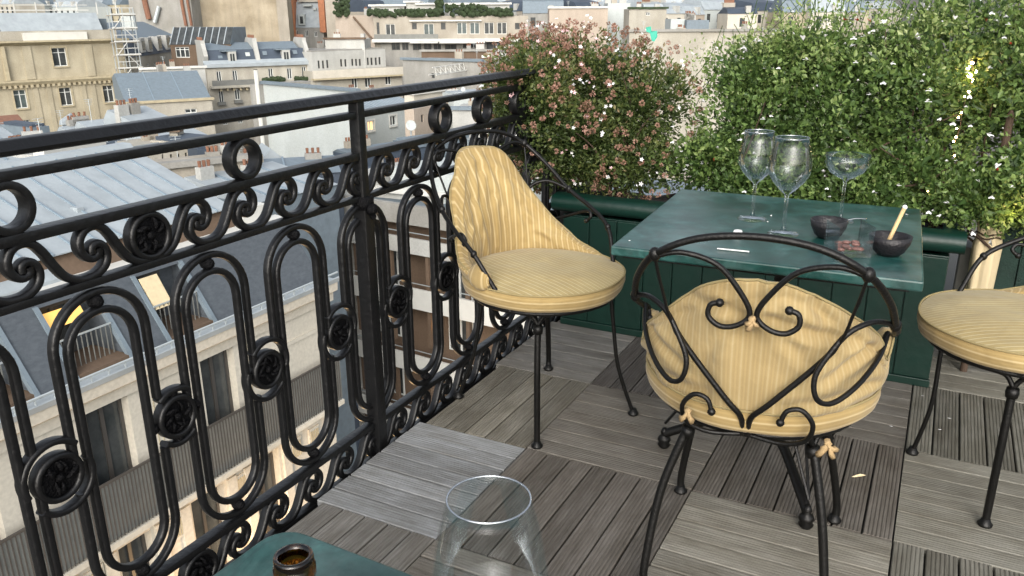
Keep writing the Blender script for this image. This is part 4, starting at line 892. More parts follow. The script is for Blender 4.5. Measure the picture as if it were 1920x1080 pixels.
# ---- wrought-iron railing
RX = .08; ZT, ZM, Z3, Z4, ZB, Z0 = 1.0205, .9743, .8665, .7514, .068, -.048
rail = empty('balcony_railing', (RX, -.86, -.1), 'ornate black wrought-iron balcony railing with long loops, scrolls and rosettes', 'railing')
YA, YE = -2.6, 1.9
def rrect(a, b, r=.25, n=2):
    """rounded rectangle section, half sizes a (in plane) b (depth)"""
    out = []; rr = min(a, b)*r*2
    for sx, sy, a0 in ((1, 1, 0), (-1, 1, 90), (-1, -1, 180), (1, -1, 270)):
        for k in range(n+1):
            t = R(a0+90*k/n); out.append((sx*(a-rr)+rr*math.cos(t) if True else 0, sy*(b-rr)+rr*math.sin(t)))
    return out
def hbar(name, z, h, d, rnd=.07):
    mb = MB(); mb.sweep([(RX, YA, z), (RX, YE, z)], 1, prof=rrect(h/2, d/2, rnd), axis=(1, 0, 0)); return mb.build(name, M['iron'], rail, smooth=True, auto=35)
mb = MB(); hp = [(.013, -.018), (.014, .018), (.011, .025), (.004, .027), (-.003, .021), (-.010, .017), (-.012, .014), (-.012, -.014), (-.010, -.017), (-.003, -.021), (.004, -.027), (.011, -.025)]
mb.sweep([(RX, YA, ZT), (RX, YE, ZT)], 1, prof=hp, axis=(1, 0, 0)); mb.build('handrail', M['iron'], rail, smooth=True, auto=40)
for z, h, d in ((ZM, .017, .030), (Z3, .019, .034), (Z4, .015, .026), (ZB, .017, .028), (Z0, .017, .028)): hbar('rail', z, h, d)
for y in (-.171, -1.548, 1.206):
    mb = MB(); mb.sweep([(RX+.004, y, Z4), (RX+.004, y, ZT-.012)], 1, prof=rrect(.015, .017, .15), axis=(1, 0, 0)); 
    mb.sweep([(RX+.006, y, -.3), (RX+.006, y, Z4-.02)], 1, prof=rrect(.0205, .0215, .12), axis=(1, 0, 0)); pst = mb.build('post', M['iron'], rail, smooth=True, auto=35)
    cb = MB(); cb.sweep([(RX+.006, y, Z4-.03), (RX+.006, y, Z4+.004)], 1, prof=rrect(.026, .026, .3), axis=(1, 0, 0)); cb.ball((RX+.034, y, Z4-.03), .017, 10, 6); cb.ball((RX+.028, y+.012, Z4-.052), .010, 8, 5); cb.build('clamp', M['castiron'], pst, smooth=True)
bar = rrect(.0078, .0098, .36, 3)
def yz(pts): return [(RX, y, z) for y, z in pts]
def pathobj(name, pts, prof=bar, closed=False, mt='iron', parent=None):
    mb = MB(); mb.sweep(pts, 1, prof=prof, axis=(1, 0, 0), closed=closed); return mb.build(name, M[mt], parent or rail, smooth=True, auto=50)
def arc(cy, cz, r, a0, a1, n=14): return [(cy+r*math.cos(R(a0+(a1-a0)*i/n)), cz+r*math.sin(R(a0+(a1-a0)*i/n))) for i in range(n+1)]
PIT = .2755; ZMED = .406
def chir(k): return 'C' if k == 0 else ('R' if k > 0 else 'L')
def med_y(k): return -.8595+PIT*k
zt_o, zt_i, zb_o, zb_i = .731, .694, .086, .124
for k in range(-6, 9):
    c = med_y(k)+PIT/2; a, b = chir(k), chir(k+1)
    if not (-2.4 < c < 1.6): continue
    zl = .408 if a in 'LC' else .466; zr = .408 if b == 'R' else .466
    if a == 'L': zl = .408
    if a == 'R': zl = .466
    pathobj('outer_arch', yz([(c-.1, zl)]+arc(c, zt_o-.1, .1, 180, 0, 22)+[(c+.1, zr)]))
    zl2 = .35 if a in 'L' else .408; zr2 = .408 if b == 'L' else .35
    pathobj('outer_arch', yz([(c-.1, zl2)]+arc(c, zb_o+.1, .1, 180, 360, 22)+[(c+.1, zr2)]))
    pathobj('inner_loop', yz(arc(c, zt_i-.072, .072, 180, 0, 20)+arc(c, zb_i+.072, .072, 360, 180, 20)), closed=True)
    for z in ((zt_o+zt_i)/2, (zb_o+zb_i)/2):
        mb = MB(); mb.ball((RX, c, z), .0145, 10, 6, (1.3, 1, 1)); mb.build('stud', M['castiron'], rail, smooth=True)
def rosette(y, z, r, nm='medallion'):
    o = MB(); o.sweep([(RX, y+(r-.004)*math.cos(t*math.pi/16), z+(r-.004)*math.sin(t*math.pi/16)) for t in range(32)], 1, prof=rrect(.0065, .014, .4, 2), axis=(1, 0, 0), closed=True)
    rt = o.build(nm, M['iron'], rail, smooth=True, auto=50)
    p = MB()
    n = 26; ring_ = []
    for s_ in (1, -1):
        base = len(p.v); p.v.append(Vector((RX+s_*.006, y, z)))
        for i in range(n): p.v.append(Vector((RX+s_*.007, y+(r-.008)*math.cos(2*math.pi*i/n), z+(r-.008)*math.sin(2*math.pi*i/n))))
        for i in range(n): p.f.append((base, base+1+i, base+1+(i+1) % n))
    rr_ = random.Random(int(y*1000)+int(z*77))
    for s_ in (1, -1):
        p.ball((RX+s_*.009, y, z), r*.2, 8, 5, (.6, 1, 1))
        for i in range(9):
            a = 2*math.pi*i/9+rr_.uniform(-.25, .25); q0_ = rr_.uniform(.22, .36); cv = rr_.uniform(.05, .3)*rr_.choice((1, 1, -1))
            pts = [(RX+s_*(.0085+.0035*math.sin(math.pi*t/5)), y+r*(q0_+.095*t)*math.cos(a+cv*t), z+r*(q0_+.095*t)*math.sin(a+cv*t)) for t in range(6)]
            p.sweep(pts, r*rr_.uniform(.07, .11), 5, rend=lambda t: .5+.6*math.sin(math.pi*min(1, t*1.05)))
    p.build('rosette', M['castiron'], rt, smooth=True)
    return rt
for k in range(-5, 9):
    y = med_y(k)
    if not (-2.3 < y < 1.7): continue
    rosette(y, ZMED, .0475); ch = chir(k)
    if ch == 'C': A1, A2 = (128, 52), (308, 232)
    else: A1, A2 = (140, -22), (320, 158)
    for qi, q in enumerate((A1, A2)):
        sg_ = (1 if qi == 0 else -1)*(0 if ch == 'C' else 1)
        pts = arc(.005*sg_, .011*sg_, .0625, q[0], q[1], 18)
        if ch == 'L': pts = [(-a, b) for a, b in pts]
        pathobj('crescent', [(RX, y+a, ZMED+b) for a, b in pts], prof=rrect(.0065, .0125, .35, 2))
    if ch == 'C':
        for dy_, dz_ in ((0, .054), (0, -.054), (-.058, -.006), (.058, .004)):
            mb = MB(); mb.ball((RX, y+dy_, ZMED+dz_), .012, 8, 6); mb.build('stud', M['castiron'], rail, smooth=True)
# scroll friezes
S = .136
hook = [(.132, -.004), (.142, -.010), (.152, -.002), (.152, .012)]
wave = [(.007, -.004), (.005, .008), (-.006, .013), (-.018, .006), (-.024, -.010), (-.018, -.030), (0, -.043), (.022, -.047), (.046, -.044), (.067, -.030), (.083, -.006), (.097, .020), (.112, .039), (.130, .0465), (.150, .042), (.163, .026), (.164, .007), (.154, -.008), (.140, -.013), (.129, -.006), (.130, .004)]
first = [q for q in wave[6:]]
def scroll(y0, zc, flip, pts, d=.0125, w=.0078):
    P = cr([(RX, y0+(-a if flip else a), zc+b) for a, b in pts], 4)
    mb = MB(); mb.sweep(P, 1, prof=rrect(w, d, .35, 2), axis=(1, 0, 0)); return mb.build('scroll', M['iron'], rail, smooth=True, auto=50)
for zc in ((Z3+Z4)/2, (ZB+Z0)/2):
    rosette(-.8595, zc, .0475, 'frieze_rosette')
    for flip in (False, True):
        for i in range(0, 17 if not flip else 10):
            y0 = -.8710+S*i if not flip else -.848-S*i
            if y0 > 1.5: continue
            scroll(y0, zc, flip, first if i == 0 else wave)
for y in (-1.13, -.585, -1.966, .247, .511, .775, 1.05):
    mb = MB(); mb.sweep([(RX, y+.0395*math.cos(t*math.pi/18), .9205+.0395*math.sin(t*math.pi/18)) for t in range(36)], 1, prof=rrect(.0075, .017, .25, 2), axis=(1, 0, 0), closed=True)
    mb.build('ring', M['iron'], rail, smooth=True, auto=40)

# ---- planters
def planter(x0, x1, y0, y1, label, ztop=.535):
    root = empty('planter', ((x0+x1)/2, y0, 0), label, 'planter', 'green planters')
    mb = MB(); mb.box((x0, y0, .0), (x1, y0+.03, ztop-.07)); mb.box((x0, y0+.03, .0), (x0+.03, y1, ztop-.07)); mb.box((x1-.03, y0+.03, .0), (x1, y1, ztop-.07)); mb.box((x0+.03, y1-.03, 0), (x1-.03, y1, ztop-.07)); 
    mb.build('box', M['green'], root, bevel=.003)
    n = max(2, round((x1-x0)/.118)); st = (x1-x0)/n
    for i in range(n):
        q = MB(); q.box((x0+i*st+.002, y0-.011, .03), (x0+(i+1)*st-.002, y0-.001, ztop-.075)); q.build('board', M['green'], root, bevel=.002)
    q = MB(); q.box((x0-.004, y0-.014, .0), (x1+.004, y0-.0005, .028)); q.build('plinth', M['green'], root, bevel=.003)
    pr = [(0, -.055), (-.018, -.053), (-.030, -.045), (-.038, -.030), (-.037, -.010), (-.028, .002), (-.016, .008), (0, .010), (.03, .012), (.03, -.06)]
    q = MB()
    for s_ in (0,):
        k = len(pr); a = [(x0-.04, y0+b, ztop+z) for b, z in pr]; b_ = [(x1+.04, y0+b, ztop+z) for b, z in pr]
        q.add(a+b_, [tuple(range(k)), tuple(reversed(range(k, 2*k)))]+[(i, i+k, (i+1) % k+k, (i+1) % k) for i in range(k)])
    q.build('moulding', M['green'], root, smooth=True, auto=50)
    for xx, sg in ((x0, -1), (x1, 1)):
        q = MB(); k = len(pr); a = [(xx-sg*b, y0+.031, ztop+z) for b, z in pr]; b_ = [(xx-sg*b, y1, ztop+z) for b, z in pr]
        q.add(a+b_, [tuple(range(k)), tuple(reversed(range(k, 2*k)))]+[(i, i+k, (i+1) % k+k, (i+1) % k) for i in range(k)]); q.build('moulding', M['green'], root, smooth=True, auto=50)
    q = MB(); nx = 40
    gx = [(x0+.03+(x1-x0-.06)*i/nx, y0+.03+(y1-y0-.06)*j/8, ztop-.05+.02*noise.noise(Vector((i*.5, j*.6, x0)))) for j in range(9) for i in range(nx+1)]
    q.add(gx, [(j*(nx+1)+i, j*(nx+1)+i+1, (j+1)*(nx+1)+i+1, (j+1)*(nx+1)+i) for j in range(8) for i in range(nx)]); q.build('soil', M['soil'], root)
    return root
planter(.17, 1.545, 1.0, 1.46, 'long dark green wooden planter with rounded rim under the shrubs')
planter(1.86, 3.4, 1.26, 1.75, 'dark green planter at the right edge behind the third chair', .50)
# green screen at right
root = empty('screen_panel', (2.4, 1.2, 0), 'dark green slatted screen standing behind the right-hand chair', 'screen')
for i in range(26):
    q = MB(); q.box((1.70+i*.062, 1.215, .02), (1.757+i*.062, 1.228, .62)); q.build('slat', M['screen'], root)
q = MB(); q.box((1.70, 1.229, .03), (3.3, 1.25, .61)); q.build('backing', M['screen'], root)
# grey pillar and tied parasol in the gap
q = MB(); q.box((1.585, 1.33, -.02), (1.68, 1.45, .42)); tag(q.build('pillar', M['grey'], bevel=.004), 'short grey stone pillar behind the corner of the green planter', 'pillar')
root = empty('folded_parasol', (1.655, 1.20, 0), 'closed cream canvas parasol tied with cord, warmly lit beside the planter', 'parasol')
mb = MB(); n = 40; base = 0
for j in range(13):
    z = .05+.5*j/12
    for i in range(n):
        a = 2*math.pi*i/n; rr = (.032+.012*j/12)*(1+.13*math.sin(5*a+j*.1)+.05*math.sin(11*a)); 
        if j == 11: rr *= .8
        mb.v.append(Vector((1.655+rr*math.cos(a), 1.20+rr*math.sin(a), z)))
for j in range(12):
    for i in range(n): mb.f.append((j*n+i, j*n+(i+1) % n, (j+1)*n+(i+1) % n, (j+1)*n+i))
mb.build('canopy', M['parasol'], root, smooth=True)
for z in (.50, .512):
    q = MB(); q.sweep([(1.655+.039*math.cos(t*math.pi/12), 1.20+.039*math.sin(t*math.pi/12), z+.004*math.sin(t)) for t in range(24)], .003, 6, closed=True); q.build('cord', M['twig'], root)
q = MB(); q.lathe([(.012, 0), (.012, .9), (.005, .92)], (1.655, 1.2, 0), 10); q.build('pole', M['twig'], root)

# ---- shrubs
def leafcloud(name, mt, root, blobs, count, size, seed, rf=2.2, tbias=None, kind='stuff', aspect=.5, up=.35):
    rnd = random.Random(seed); V = []; Fc = []; T = []
    tot = sum(b[2] for b in blobs)
    for (c, rad, wt) in blobs:
        for _ in range(int(count*wt/tot)):
            while True:
                d = Vector((rnd.gauss(0, 1), rnd.gauss(0, 1), rnd.gauss(0, 1)))
                if d.length > .1: break
            d.normalize(); rr = rnd.random()**(1/rf)
            q = Vector((c[0]+d.x*rad[0]*rr, c[1]+d.y*rad[1]*rr, c[2]+d.z*rad[2]*rr))
            nn = noise.noise(q*7.5)+.6*noise.noise(q*17)
            if nn < -.20 and rr > .6: continue
            if rr > .8 and noise.noise(q*10+Vector((5, 2, 1))) < .02: continue
            push = 1+.20*noise.noise(q*5.3)
            q = Vector((c[0]+d.x*rad[0]*rr*push, c[1]+d.y*rad[1]*rr*push, c[2]+d.z*rad[2]*rr*push))
            s = size*rnd.choice((.55, .8, 1, 1.15, 1.45))*rnd.uniform(.85, 1.15)
            ax = (d*.7+Vector((rnd.gauss(0, .7), rnd.gauss(0, .7), rnd.gauss(0, .6)+up))).normalized()
            sd = ax.cross(Vector((rnd.gauss(0, 1), rnd.gauss(0, 1), rnd.gauss(0, 1)))).normalized(); nm = ax.cross(sd)
            b = len(V); V += [q, q+ax*s*.5+sd*s*aspect*.5+nm*s*.08, q+ax*s-nm*s*.06, q+ax*s*.5-sd*s*aspect*.5+nm*s*.08]
            Fc += [(b, b+1, b+2), (b, b+2, b+3)]
            tv = rnd.gauss(.42, .17)+.35*nn
            if tbias: tv += tbias(q, rr)
            T += [min(1, max(0, tv))]*2
    off = wloc(root); me = bpy.data.meshes.new(name); me.from_pydata([tuple(v-off) for v in V], [], Fc); me.update(); me.materials.append(M[mt])
    at = me.attributes.new('tint', 'FLOAT', 'FACE'); at.data.foreach_set('value', T)
    o = bpy.data.objects.new(name, me); COL.objects.link(o); o.parent = root; o['kind'] = kind; return o
def puffs(name, mt, root, pts, size, seed, petals=16):
    rnd = random.Random(seed); V = []; Fc = []; T = []
    for q in pts:
        sc_ = size*rnd.uniform(.65, 1.2); tt = rnd.random()
        for _ in range(petals):
            d = Vector((rnd.gauss(0, 1), rnd.gauss(0, 1), rnd.gauss(0, 1))).normalized(); sd = d.orthogonal().normalized(); sd.rotate(Matrix.Rotation(rnd.random()*6.3, 3, d))
            p0 = q+d*sc_*.25; b = len(V); V += [p0, p0+d*sc_*.4+sd*sc_*.17, p0+d*sc_*.68, p0+d*sc_*.4-sd*sc_*.17]; Fc += [(b, b+1, b+2), (b, b+2, b+3)]; T += [min(1, max(0, tt*.7+rnd.random()*.4))]*2
    off = wloc(root); me = bpy.data.meshes.new(name); me.from_pydata([tuple(v-off) for v in V], [], Fc); me.update(); me.materials.append(M[mt])
    at = me.attributes.new('tint', 'FLOAT', 'FACE'); at.data.foreach_set('value', T)
    o = bpy.data.objects.new(name, me); COL.objects.link(o); o.parent = root; o['kind'] = 'stuff'; return o
def stems(root, base, blobs, n, seed, r=.004):
    rnd = random.Random(seed)
    for i in range(n):
        c, rad, _ = rnd.choice(blobs); b = Vector((base[0]+rnd.uniform(-1, 1)*base[2], base[1]+rnd.uniform(-.1, .1), .46))
        e = Vector((c[0]+rnd.gauss(0, .5)*rad[0], c[1]+rnd.gauss(0, .5)*rad[1], c[2]+rnd.uniform(-.3, .75)*rad[2])); m_ = (b+e)/2+Vector((rnd.gauss(0, .04), rnd.gauss(0, .04), .06))
        q = MB(); q.sweep(cr([b, m_, e], 4), r, 5, rend=lambda t: 1.2-.8*t); q.build('stem', M['twig'], root)
def surf(blobs, n, seed, lo=.95, hi=1.12, topw=0, face=True):
    rnd = random.Random(seed); out = []
    tot = sum(b[2] for b in blobs)
    while len(out) < n:
        x = rnd.random()*tot
        for c, rad, wt in blobs:
            x -= wt
            if x <= 0: break
        d = Vector((rnd.gauss(0, 1), rnd.gauss(0, 1), rnd.gauss(0, 1)+topw)).normalized()
        if face and d.dot((Vector(c)-CAM).normalized()) > .15: continue
        rr = rnd.uniform(lo, hi); q = Vector((c[0]+d.x*rad[0]*rr, c[1]+d.y*rad[1]*rr, c[2]+d.z*rad[2]*rr))
        # not inside another blob
        if any(((q.x-c2[0])/r2_[0])**2+((q.y-c2[1])/r2_[1])**2+((q.z-c2[2])/r2_[2])**2 < .7 for c2, r2_, _ in blobs if c2 != c): continue
        out.append((q, d))
    return out
def flower_mesh(name, mt, n=5, s=.011, tube=.5):
    mb = MB(); mb.v.append(Vector((0, 0, 0)))
    for i in range(n):
        a = 2*math.pi*i/n; da = math.pi/n*.8
        b = len(mb.v); mb.v += [Vector((s*.55*math.cos(a-da), s*.55*math.sin(a-da), s*tube)), Vector((s*math.cos(a), s*math.sin(a), s*tube*1.15)), Vector((s*.55*math.cos(a+da), s*.55*math.sin(a+da), s*tube))]
        mb.f += [(0, b, b+2), (b, b+1, b+2)]
    me = bpy.data.meshes.new(name); me.from_pydata([tuple(v) for v in mb.v], [], mb.f); me.update(); me.materials.append(mt); return me
def lip_mesh(name, mt, s=.014):
    mb = MB()
    mb.add([(0, 0, 0), (.25*s, .1*s, .6*s), (0, .25*s, .75*s), (-.25*s, .1*s, .6*s)], [(0, 1, 2), (0, 2, 3)])
    mb.add([(0, 0, 0), (.5*s, -.15*s, .75*s), (.42*s, -.3*s, 1.1*s), (0, -.2*s, .85*s)], [(0, 1, 2, 3)])
    mb.add([(0, 0, 0), (-.5*s, -.15*s, .75*s), (-.42*s, -.3*s, 1.1*s), (0, -.2*s, .85*s)], [(0, 3, 2, 1)])
    me = bpy.data.meshes.new(name); me.from_pydata([tuple(v) for v in mb.v], [], mb.f); me.update(); me.materials.append(mt); return me
def strew(meshes, root, pts, seed, smin=.8, smax=1.25):
    rnd = random.Random(seed); off = wloc(root)
    for q, d in pts:
        o = bpy.data.objects.new('flower', rnd.choice(meshes)); COL.objects.link(o); o.parent = root; o.location = q-off
        v = (d+Vector((rnd.gauss(0, .5), rnd.gauss(0, .5)-.4, rnd.gauss(0, .4)))).normalized()
        o.rotation_euler = v.to_track_quat('Z', 'Y').to_euler(); s = rnd.uniform(smin, smax); o.scale = (s, s, s)
# left: pinkish bronze shrub
bl1 = [((.10, 1.34, .93), (.35, .30, .25), 3.2), ((-.10, 1.32, .82), (.24, .26, .26), 2), ((.36, 1.33, .86), (.24, .28, .25), 2), ((.12, 1.28, .68), (.38, .28, .17), 2.2), ((-.02, 1.22, .62), (.2, .2, .14), 1), ((.40, 1.22, .63), (.2, .2, .12), 1), ((.07, .92, .90), (.21, .20, .27), 3.0), ((.12, 1.12, .72), (.26, .2, .22), 1.6), ((-.02, 1.25, .98), (.24, .2, .19), 1.2)]
r1s = empty('flowering_shrub', (.2, 1.3, .48), 'bronze-pink flowering shrub with small white trumpets at the end of the railing', 'shrub')
leafcloud('foliage', 'leafL', r1s, bl1, 105000, .0155, 3, tbias=lambda q, rr: (.16 if q.z > .92 else -.06)+(.12 if rr > .9 else -.12))  # tint lighter at the rim, darker inside: depth painted into leaf colour
pp = [q for q, d in surf(bl1, 430, 5, .95, 1.10, .55)]
leafcloud('inner_foliage', 'leafL', r1s, [(c, tuple(r*.72 for r in rad), w_) for c, rad, w_ in bl1], 9000, .034, 4, rf=3, tbias=lambda q, rr: -.4)  # core leaves tinted dark, painting in the shade inside the shrub
puffs('bracts', 'bract', r1s, pp, .0155, 9, 34)
fw = [flower_mesh('flower', M['petalwhite'], 5, .0105), flower_mesh('flower', M['petalwhite'], 5, .009, .9), flower_mesh('flower', M['petalpink'], 5, .009)]
pts = surf(bl1, 95, 21, 1.05, 1.17, .3); cl = []
rnd = random.Random(4)
for q, d in pts:
    cl.append((q, d))
    if rnd.random() < .45: cl.append((q+Vector((rnd.gauss(0, .012), rnd.gauss(0, .012), rnd.gauss(0, .012))), d))
strew(fw, r1s, cl, 5, .65, 1.1); stems(r1s, (.2, 1.25, .25), bl1, 26, 6)
# right: bright green sage with white lip flowers
bl2 = [((.82, 1.36, .78), (.30, .30, .24), 2), ((1.10, 1.36, .86), (.34, .33, .30), 3), ((1.42, 1.36, .92), (.34, .33, .32), 3), ((1.72, 1.38, .96), (.34, .34, .34), 3), ((2.05, 1.40, .95), (.34, .34, .36), 3),
       ((1.0, 1.22, .66), (.35, .22, .15), 1.6), ((1.40, 1.20, .68), (.34, .22, .16), 1.6), ((1.78, 1.18, .70), (.26, .22, .20), 1.6), ((2.1, 1.2, .68), (.3, .2, .2), 1.2), ((.66, 1.28, .66), (.22, .22, .16), 1.1), ((.85, 1.14, .60), (.26, .14, .10), 1.0), ((1.25, 1.12, .60), (.28, .14, .10), 1.0), ((1.62, 1.12, .64), (.22, .14, .12), 1.0), ((1.1, 1.45, .58), (.7, .1, .14), 1.2), ((1.60, 1.5, 1.18), (.5, .3, .16), 1.3), ((1.2, 1.45, 1.08), (.3, .25, .14), .8), ((.80, 1.38, .98), (.22, .22, .17), 1.4), ((.98, 1.42, 1.08), (.22, .22, .12), 1)]
r2s = empty('flowering_shrub', (1.4, 1.3, .48), 'bright green sage bush dotted with white and a few red flowers behind the table', 'shrub')
leafcloud('foliage', 'leafR', r2s, bl2, 120000, .0175, 13, tbias=lambda q, rr: (.22 if q.z > 1.05 else 0)+(.12 if rr > .9 else -.1), aspect=.62)  # outer leaves paler, inner ones darker: shaded depth put into the tint
leafcloud('inner_foliage', 'leafR', r2s, [(c, tuple(r*.72 for r in rad), w_) for c, rad, w_ in bl2], 16000, .036, 14, rf=3, tbias=lambda q, rr: -.4)  # darkened inner leaves stand in for shade within the bush
# airy upper sprays
rs2 = random.Random(99); sprays = []
for i in range(190):
    x = rs2.uniform(.58, 2.3); zt_ = 1.03+.15*min(1, (x-.58)*2.2)+rs2.uniform(.0, .16); y = rs2.uniform(1.25, 1.6)
    b = Vector((x+rs2.gauss(0, .05), y, zt_-.22)); e = Vector((x+rs2.gauss(0, .07), y+rs2.gauss(0, .04), zt_+.02)); q = MB(); q.sweep(cr([b, (b+e)/2+Vector((rs2.gauss(0, .015), 0, 0)), e], 3), .0013, 4); 
    if i < 110: q.build('stem', M['leafR'], r2s)
    sprays.append(((b+e)/2, (.035, .035, .11), 1))
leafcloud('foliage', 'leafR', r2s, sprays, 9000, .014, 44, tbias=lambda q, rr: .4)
lf = [lip_mesh('flower', M['petalwhite'], .016), lip_mesh('flower', M['petalwhite'], .013)]
pts = surf(bl2[:5]+bl2[10:], 175, 31, 1.02, 1.15, .9)+surf(bl2, 45, 33, 1.03, 1.14, .0)
sp = [(c+Vector((rs2.gauss(0, .015), 0, rs2.uniform(-.05, .11))), Vector((rs2.gauss(0, .5), -1, .3)).normalized()) for c, _, _ in sprays for _ in range(1) if rs2.random() < .6]
strew(lf, r2s, pts, 8, .8, 1.4); strew(lf, r2s, sp[:70], 88, .6, 1.0)
strew([lip_mesh('flower', M['petalred'], .016)], r2s, surf(bl2[:5]+bl2[10:], 12, 77, 1.05, 1.14, 1.2), 9)
stems(r2s, (1.3, 1.25, .6), bl2, 34, 16)
# teal scrap caught in the left shrub
P = pdep(1222, 62, 3.2); root = empty('cloth_scrap', P, 'small turquoise ribbon of cloth above the pink shrub', 'ribbon')
q = MB(); q.add([P+CR*a*.75+CU*b*.75 for a, b in ((-.03, .03), (-.005, .035), (.0, .01), (.028, .012), (.03, -.02), (.012, -.045), (.0, -.04), (-.01, 0), (-.03, .008))], [(0, 1, 2, 7, 8), (2, 3, 4, 5, 6, 7)]); q.v = [v+Vector((0, noise.noise(v*40)*.01, 0)) for v in q.v]; q.build('cloth', M['tealfab'], root)
# string lights
root = empty('string_lights', pdep(1818, 150, 3.3), 'warm string lights glowing through the leaves of the green bush', 'string lights')
wp = [pdep(x, y, 2.73) for x, y in ((1822, 110), (1824, 140), (1818, 165), (1805, 205), (1800, 240), (1792, 262), (1790, 300))]
q = MB(); q.sweep(cr(wp, 4), .0012, 4); q.build('cable', M['twig'], root)
for i, (x, y, s_) in enumerate(((1823, 118, .005), (1816, 127, .006), (1828, 134, .007), (1819, 141, .009), (1824, 151, .006), (1817, 172, .005), (1809, 180, .004), (1802, 211, .0035), (1797, 220, .0035), (1794, 241, .003), (1793, 257, .0035), (1788, 265, .003), (1790, 292, .003), (1860, 185, .0025), (1740, 478-120, .0025), (1800, 390, .003), (1833, 385, .003))):
    P = pdep(x, y, 2.72); o = MB().ball(P, s_*1.0, 6, 4).build('bulb', M['lamp'], root)
ld = bpy.data.lights.new('garden_light', 'POINT'); ld.energy = .35; ld.color = (1, .66, .30); ld.shadow_soft_size = .03
lo = bpy.data.objects.new('garden_light', ld); COL.objects.link(lo); lo.parent = root; lo.location = Vector((1.70, 1.02, .62))-wloc(root)

# ---- bistro table
TZ = .725
def P2(px, py, z): v = pz(px, py, z); return (v.x, v.y)
tc = [P2(1145, 461, TZ), P2(1277, 354, TZ), P2(1727, 392, TZ), P2(1733, 529, TZ)]
cx_, cy_ = sum(p[0] for p in tc)/4, sum(p[1] for p in tc)/4
tb = empty('bistro_table', (1.146, .199, 0), 'square green marble bistro table on an iron tripod base', 'table')
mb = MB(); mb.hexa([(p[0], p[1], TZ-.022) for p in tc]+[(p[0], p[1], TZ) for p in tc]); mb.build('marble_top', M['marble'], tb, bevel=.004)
mb = MB(); sh_ = [(cx_+(p[0]-cx_)*.93, cy_+(p[1]-cy_)*.93) for p in tc]
mb.hexa([(p[0], p[1], TZ-.032) for p in sh_]+[(p[0], p[1], TZ-.0225) for p in sh_]); mb.build('under_frame', M['iron2'], tb)
tcx, tcy = 1.146, .199
mb = MB(); mb.lathe([(.0, .10), (.03, .10), (.034, .13), (.022, .16), (.018, .3), (.026, .32), (.018, .34), (.018, .62), (.05, .66), (.05, .69), (0, .69)], (tcx, tcy, 0), 20); mb.build('column', M['iron2'], tb, smooth=True, auto=40)
for fx, fy in ((.863, .187), (1.301, -.041), (1.29, .45)):
    d = Vector((fx-tcx, fy-tcy, 0)); L = d.length; d.normalize()
    mb = MB(); mb.sweep(cr([(tcx, tcy, .14), Vector((tcx, tcy, .135))+d*L*.4, Vector((tcx, tcy, .07))+d*L*.85, Vector((fx, fy, .045))], 5), .0135, 8); lg = mb.build('leg', M['iron2'], tb, smooth=True)
    q = MB(); q.lathe([(0, .0), (.013, .002), (.019, .011), (.014, .018), (.020, .027), (.016, .037), (.009, .043), (.012, .052), (.007, .064), (0, .066)], (fx, fy, 0), 14); q.build('foot', M['iron2'], lg, smooth=True)
    for s_ in (-1, 1):
        sd_ = Vector((-d.y, d.x, 0))*s_*.035
        q = MB(); q.sweep([Vector((fx, fy, .08)), Vector((tcx, tcy, .36))+d*.10+sd_], .004, 6); q.build('stay', M['iron2'], lg)

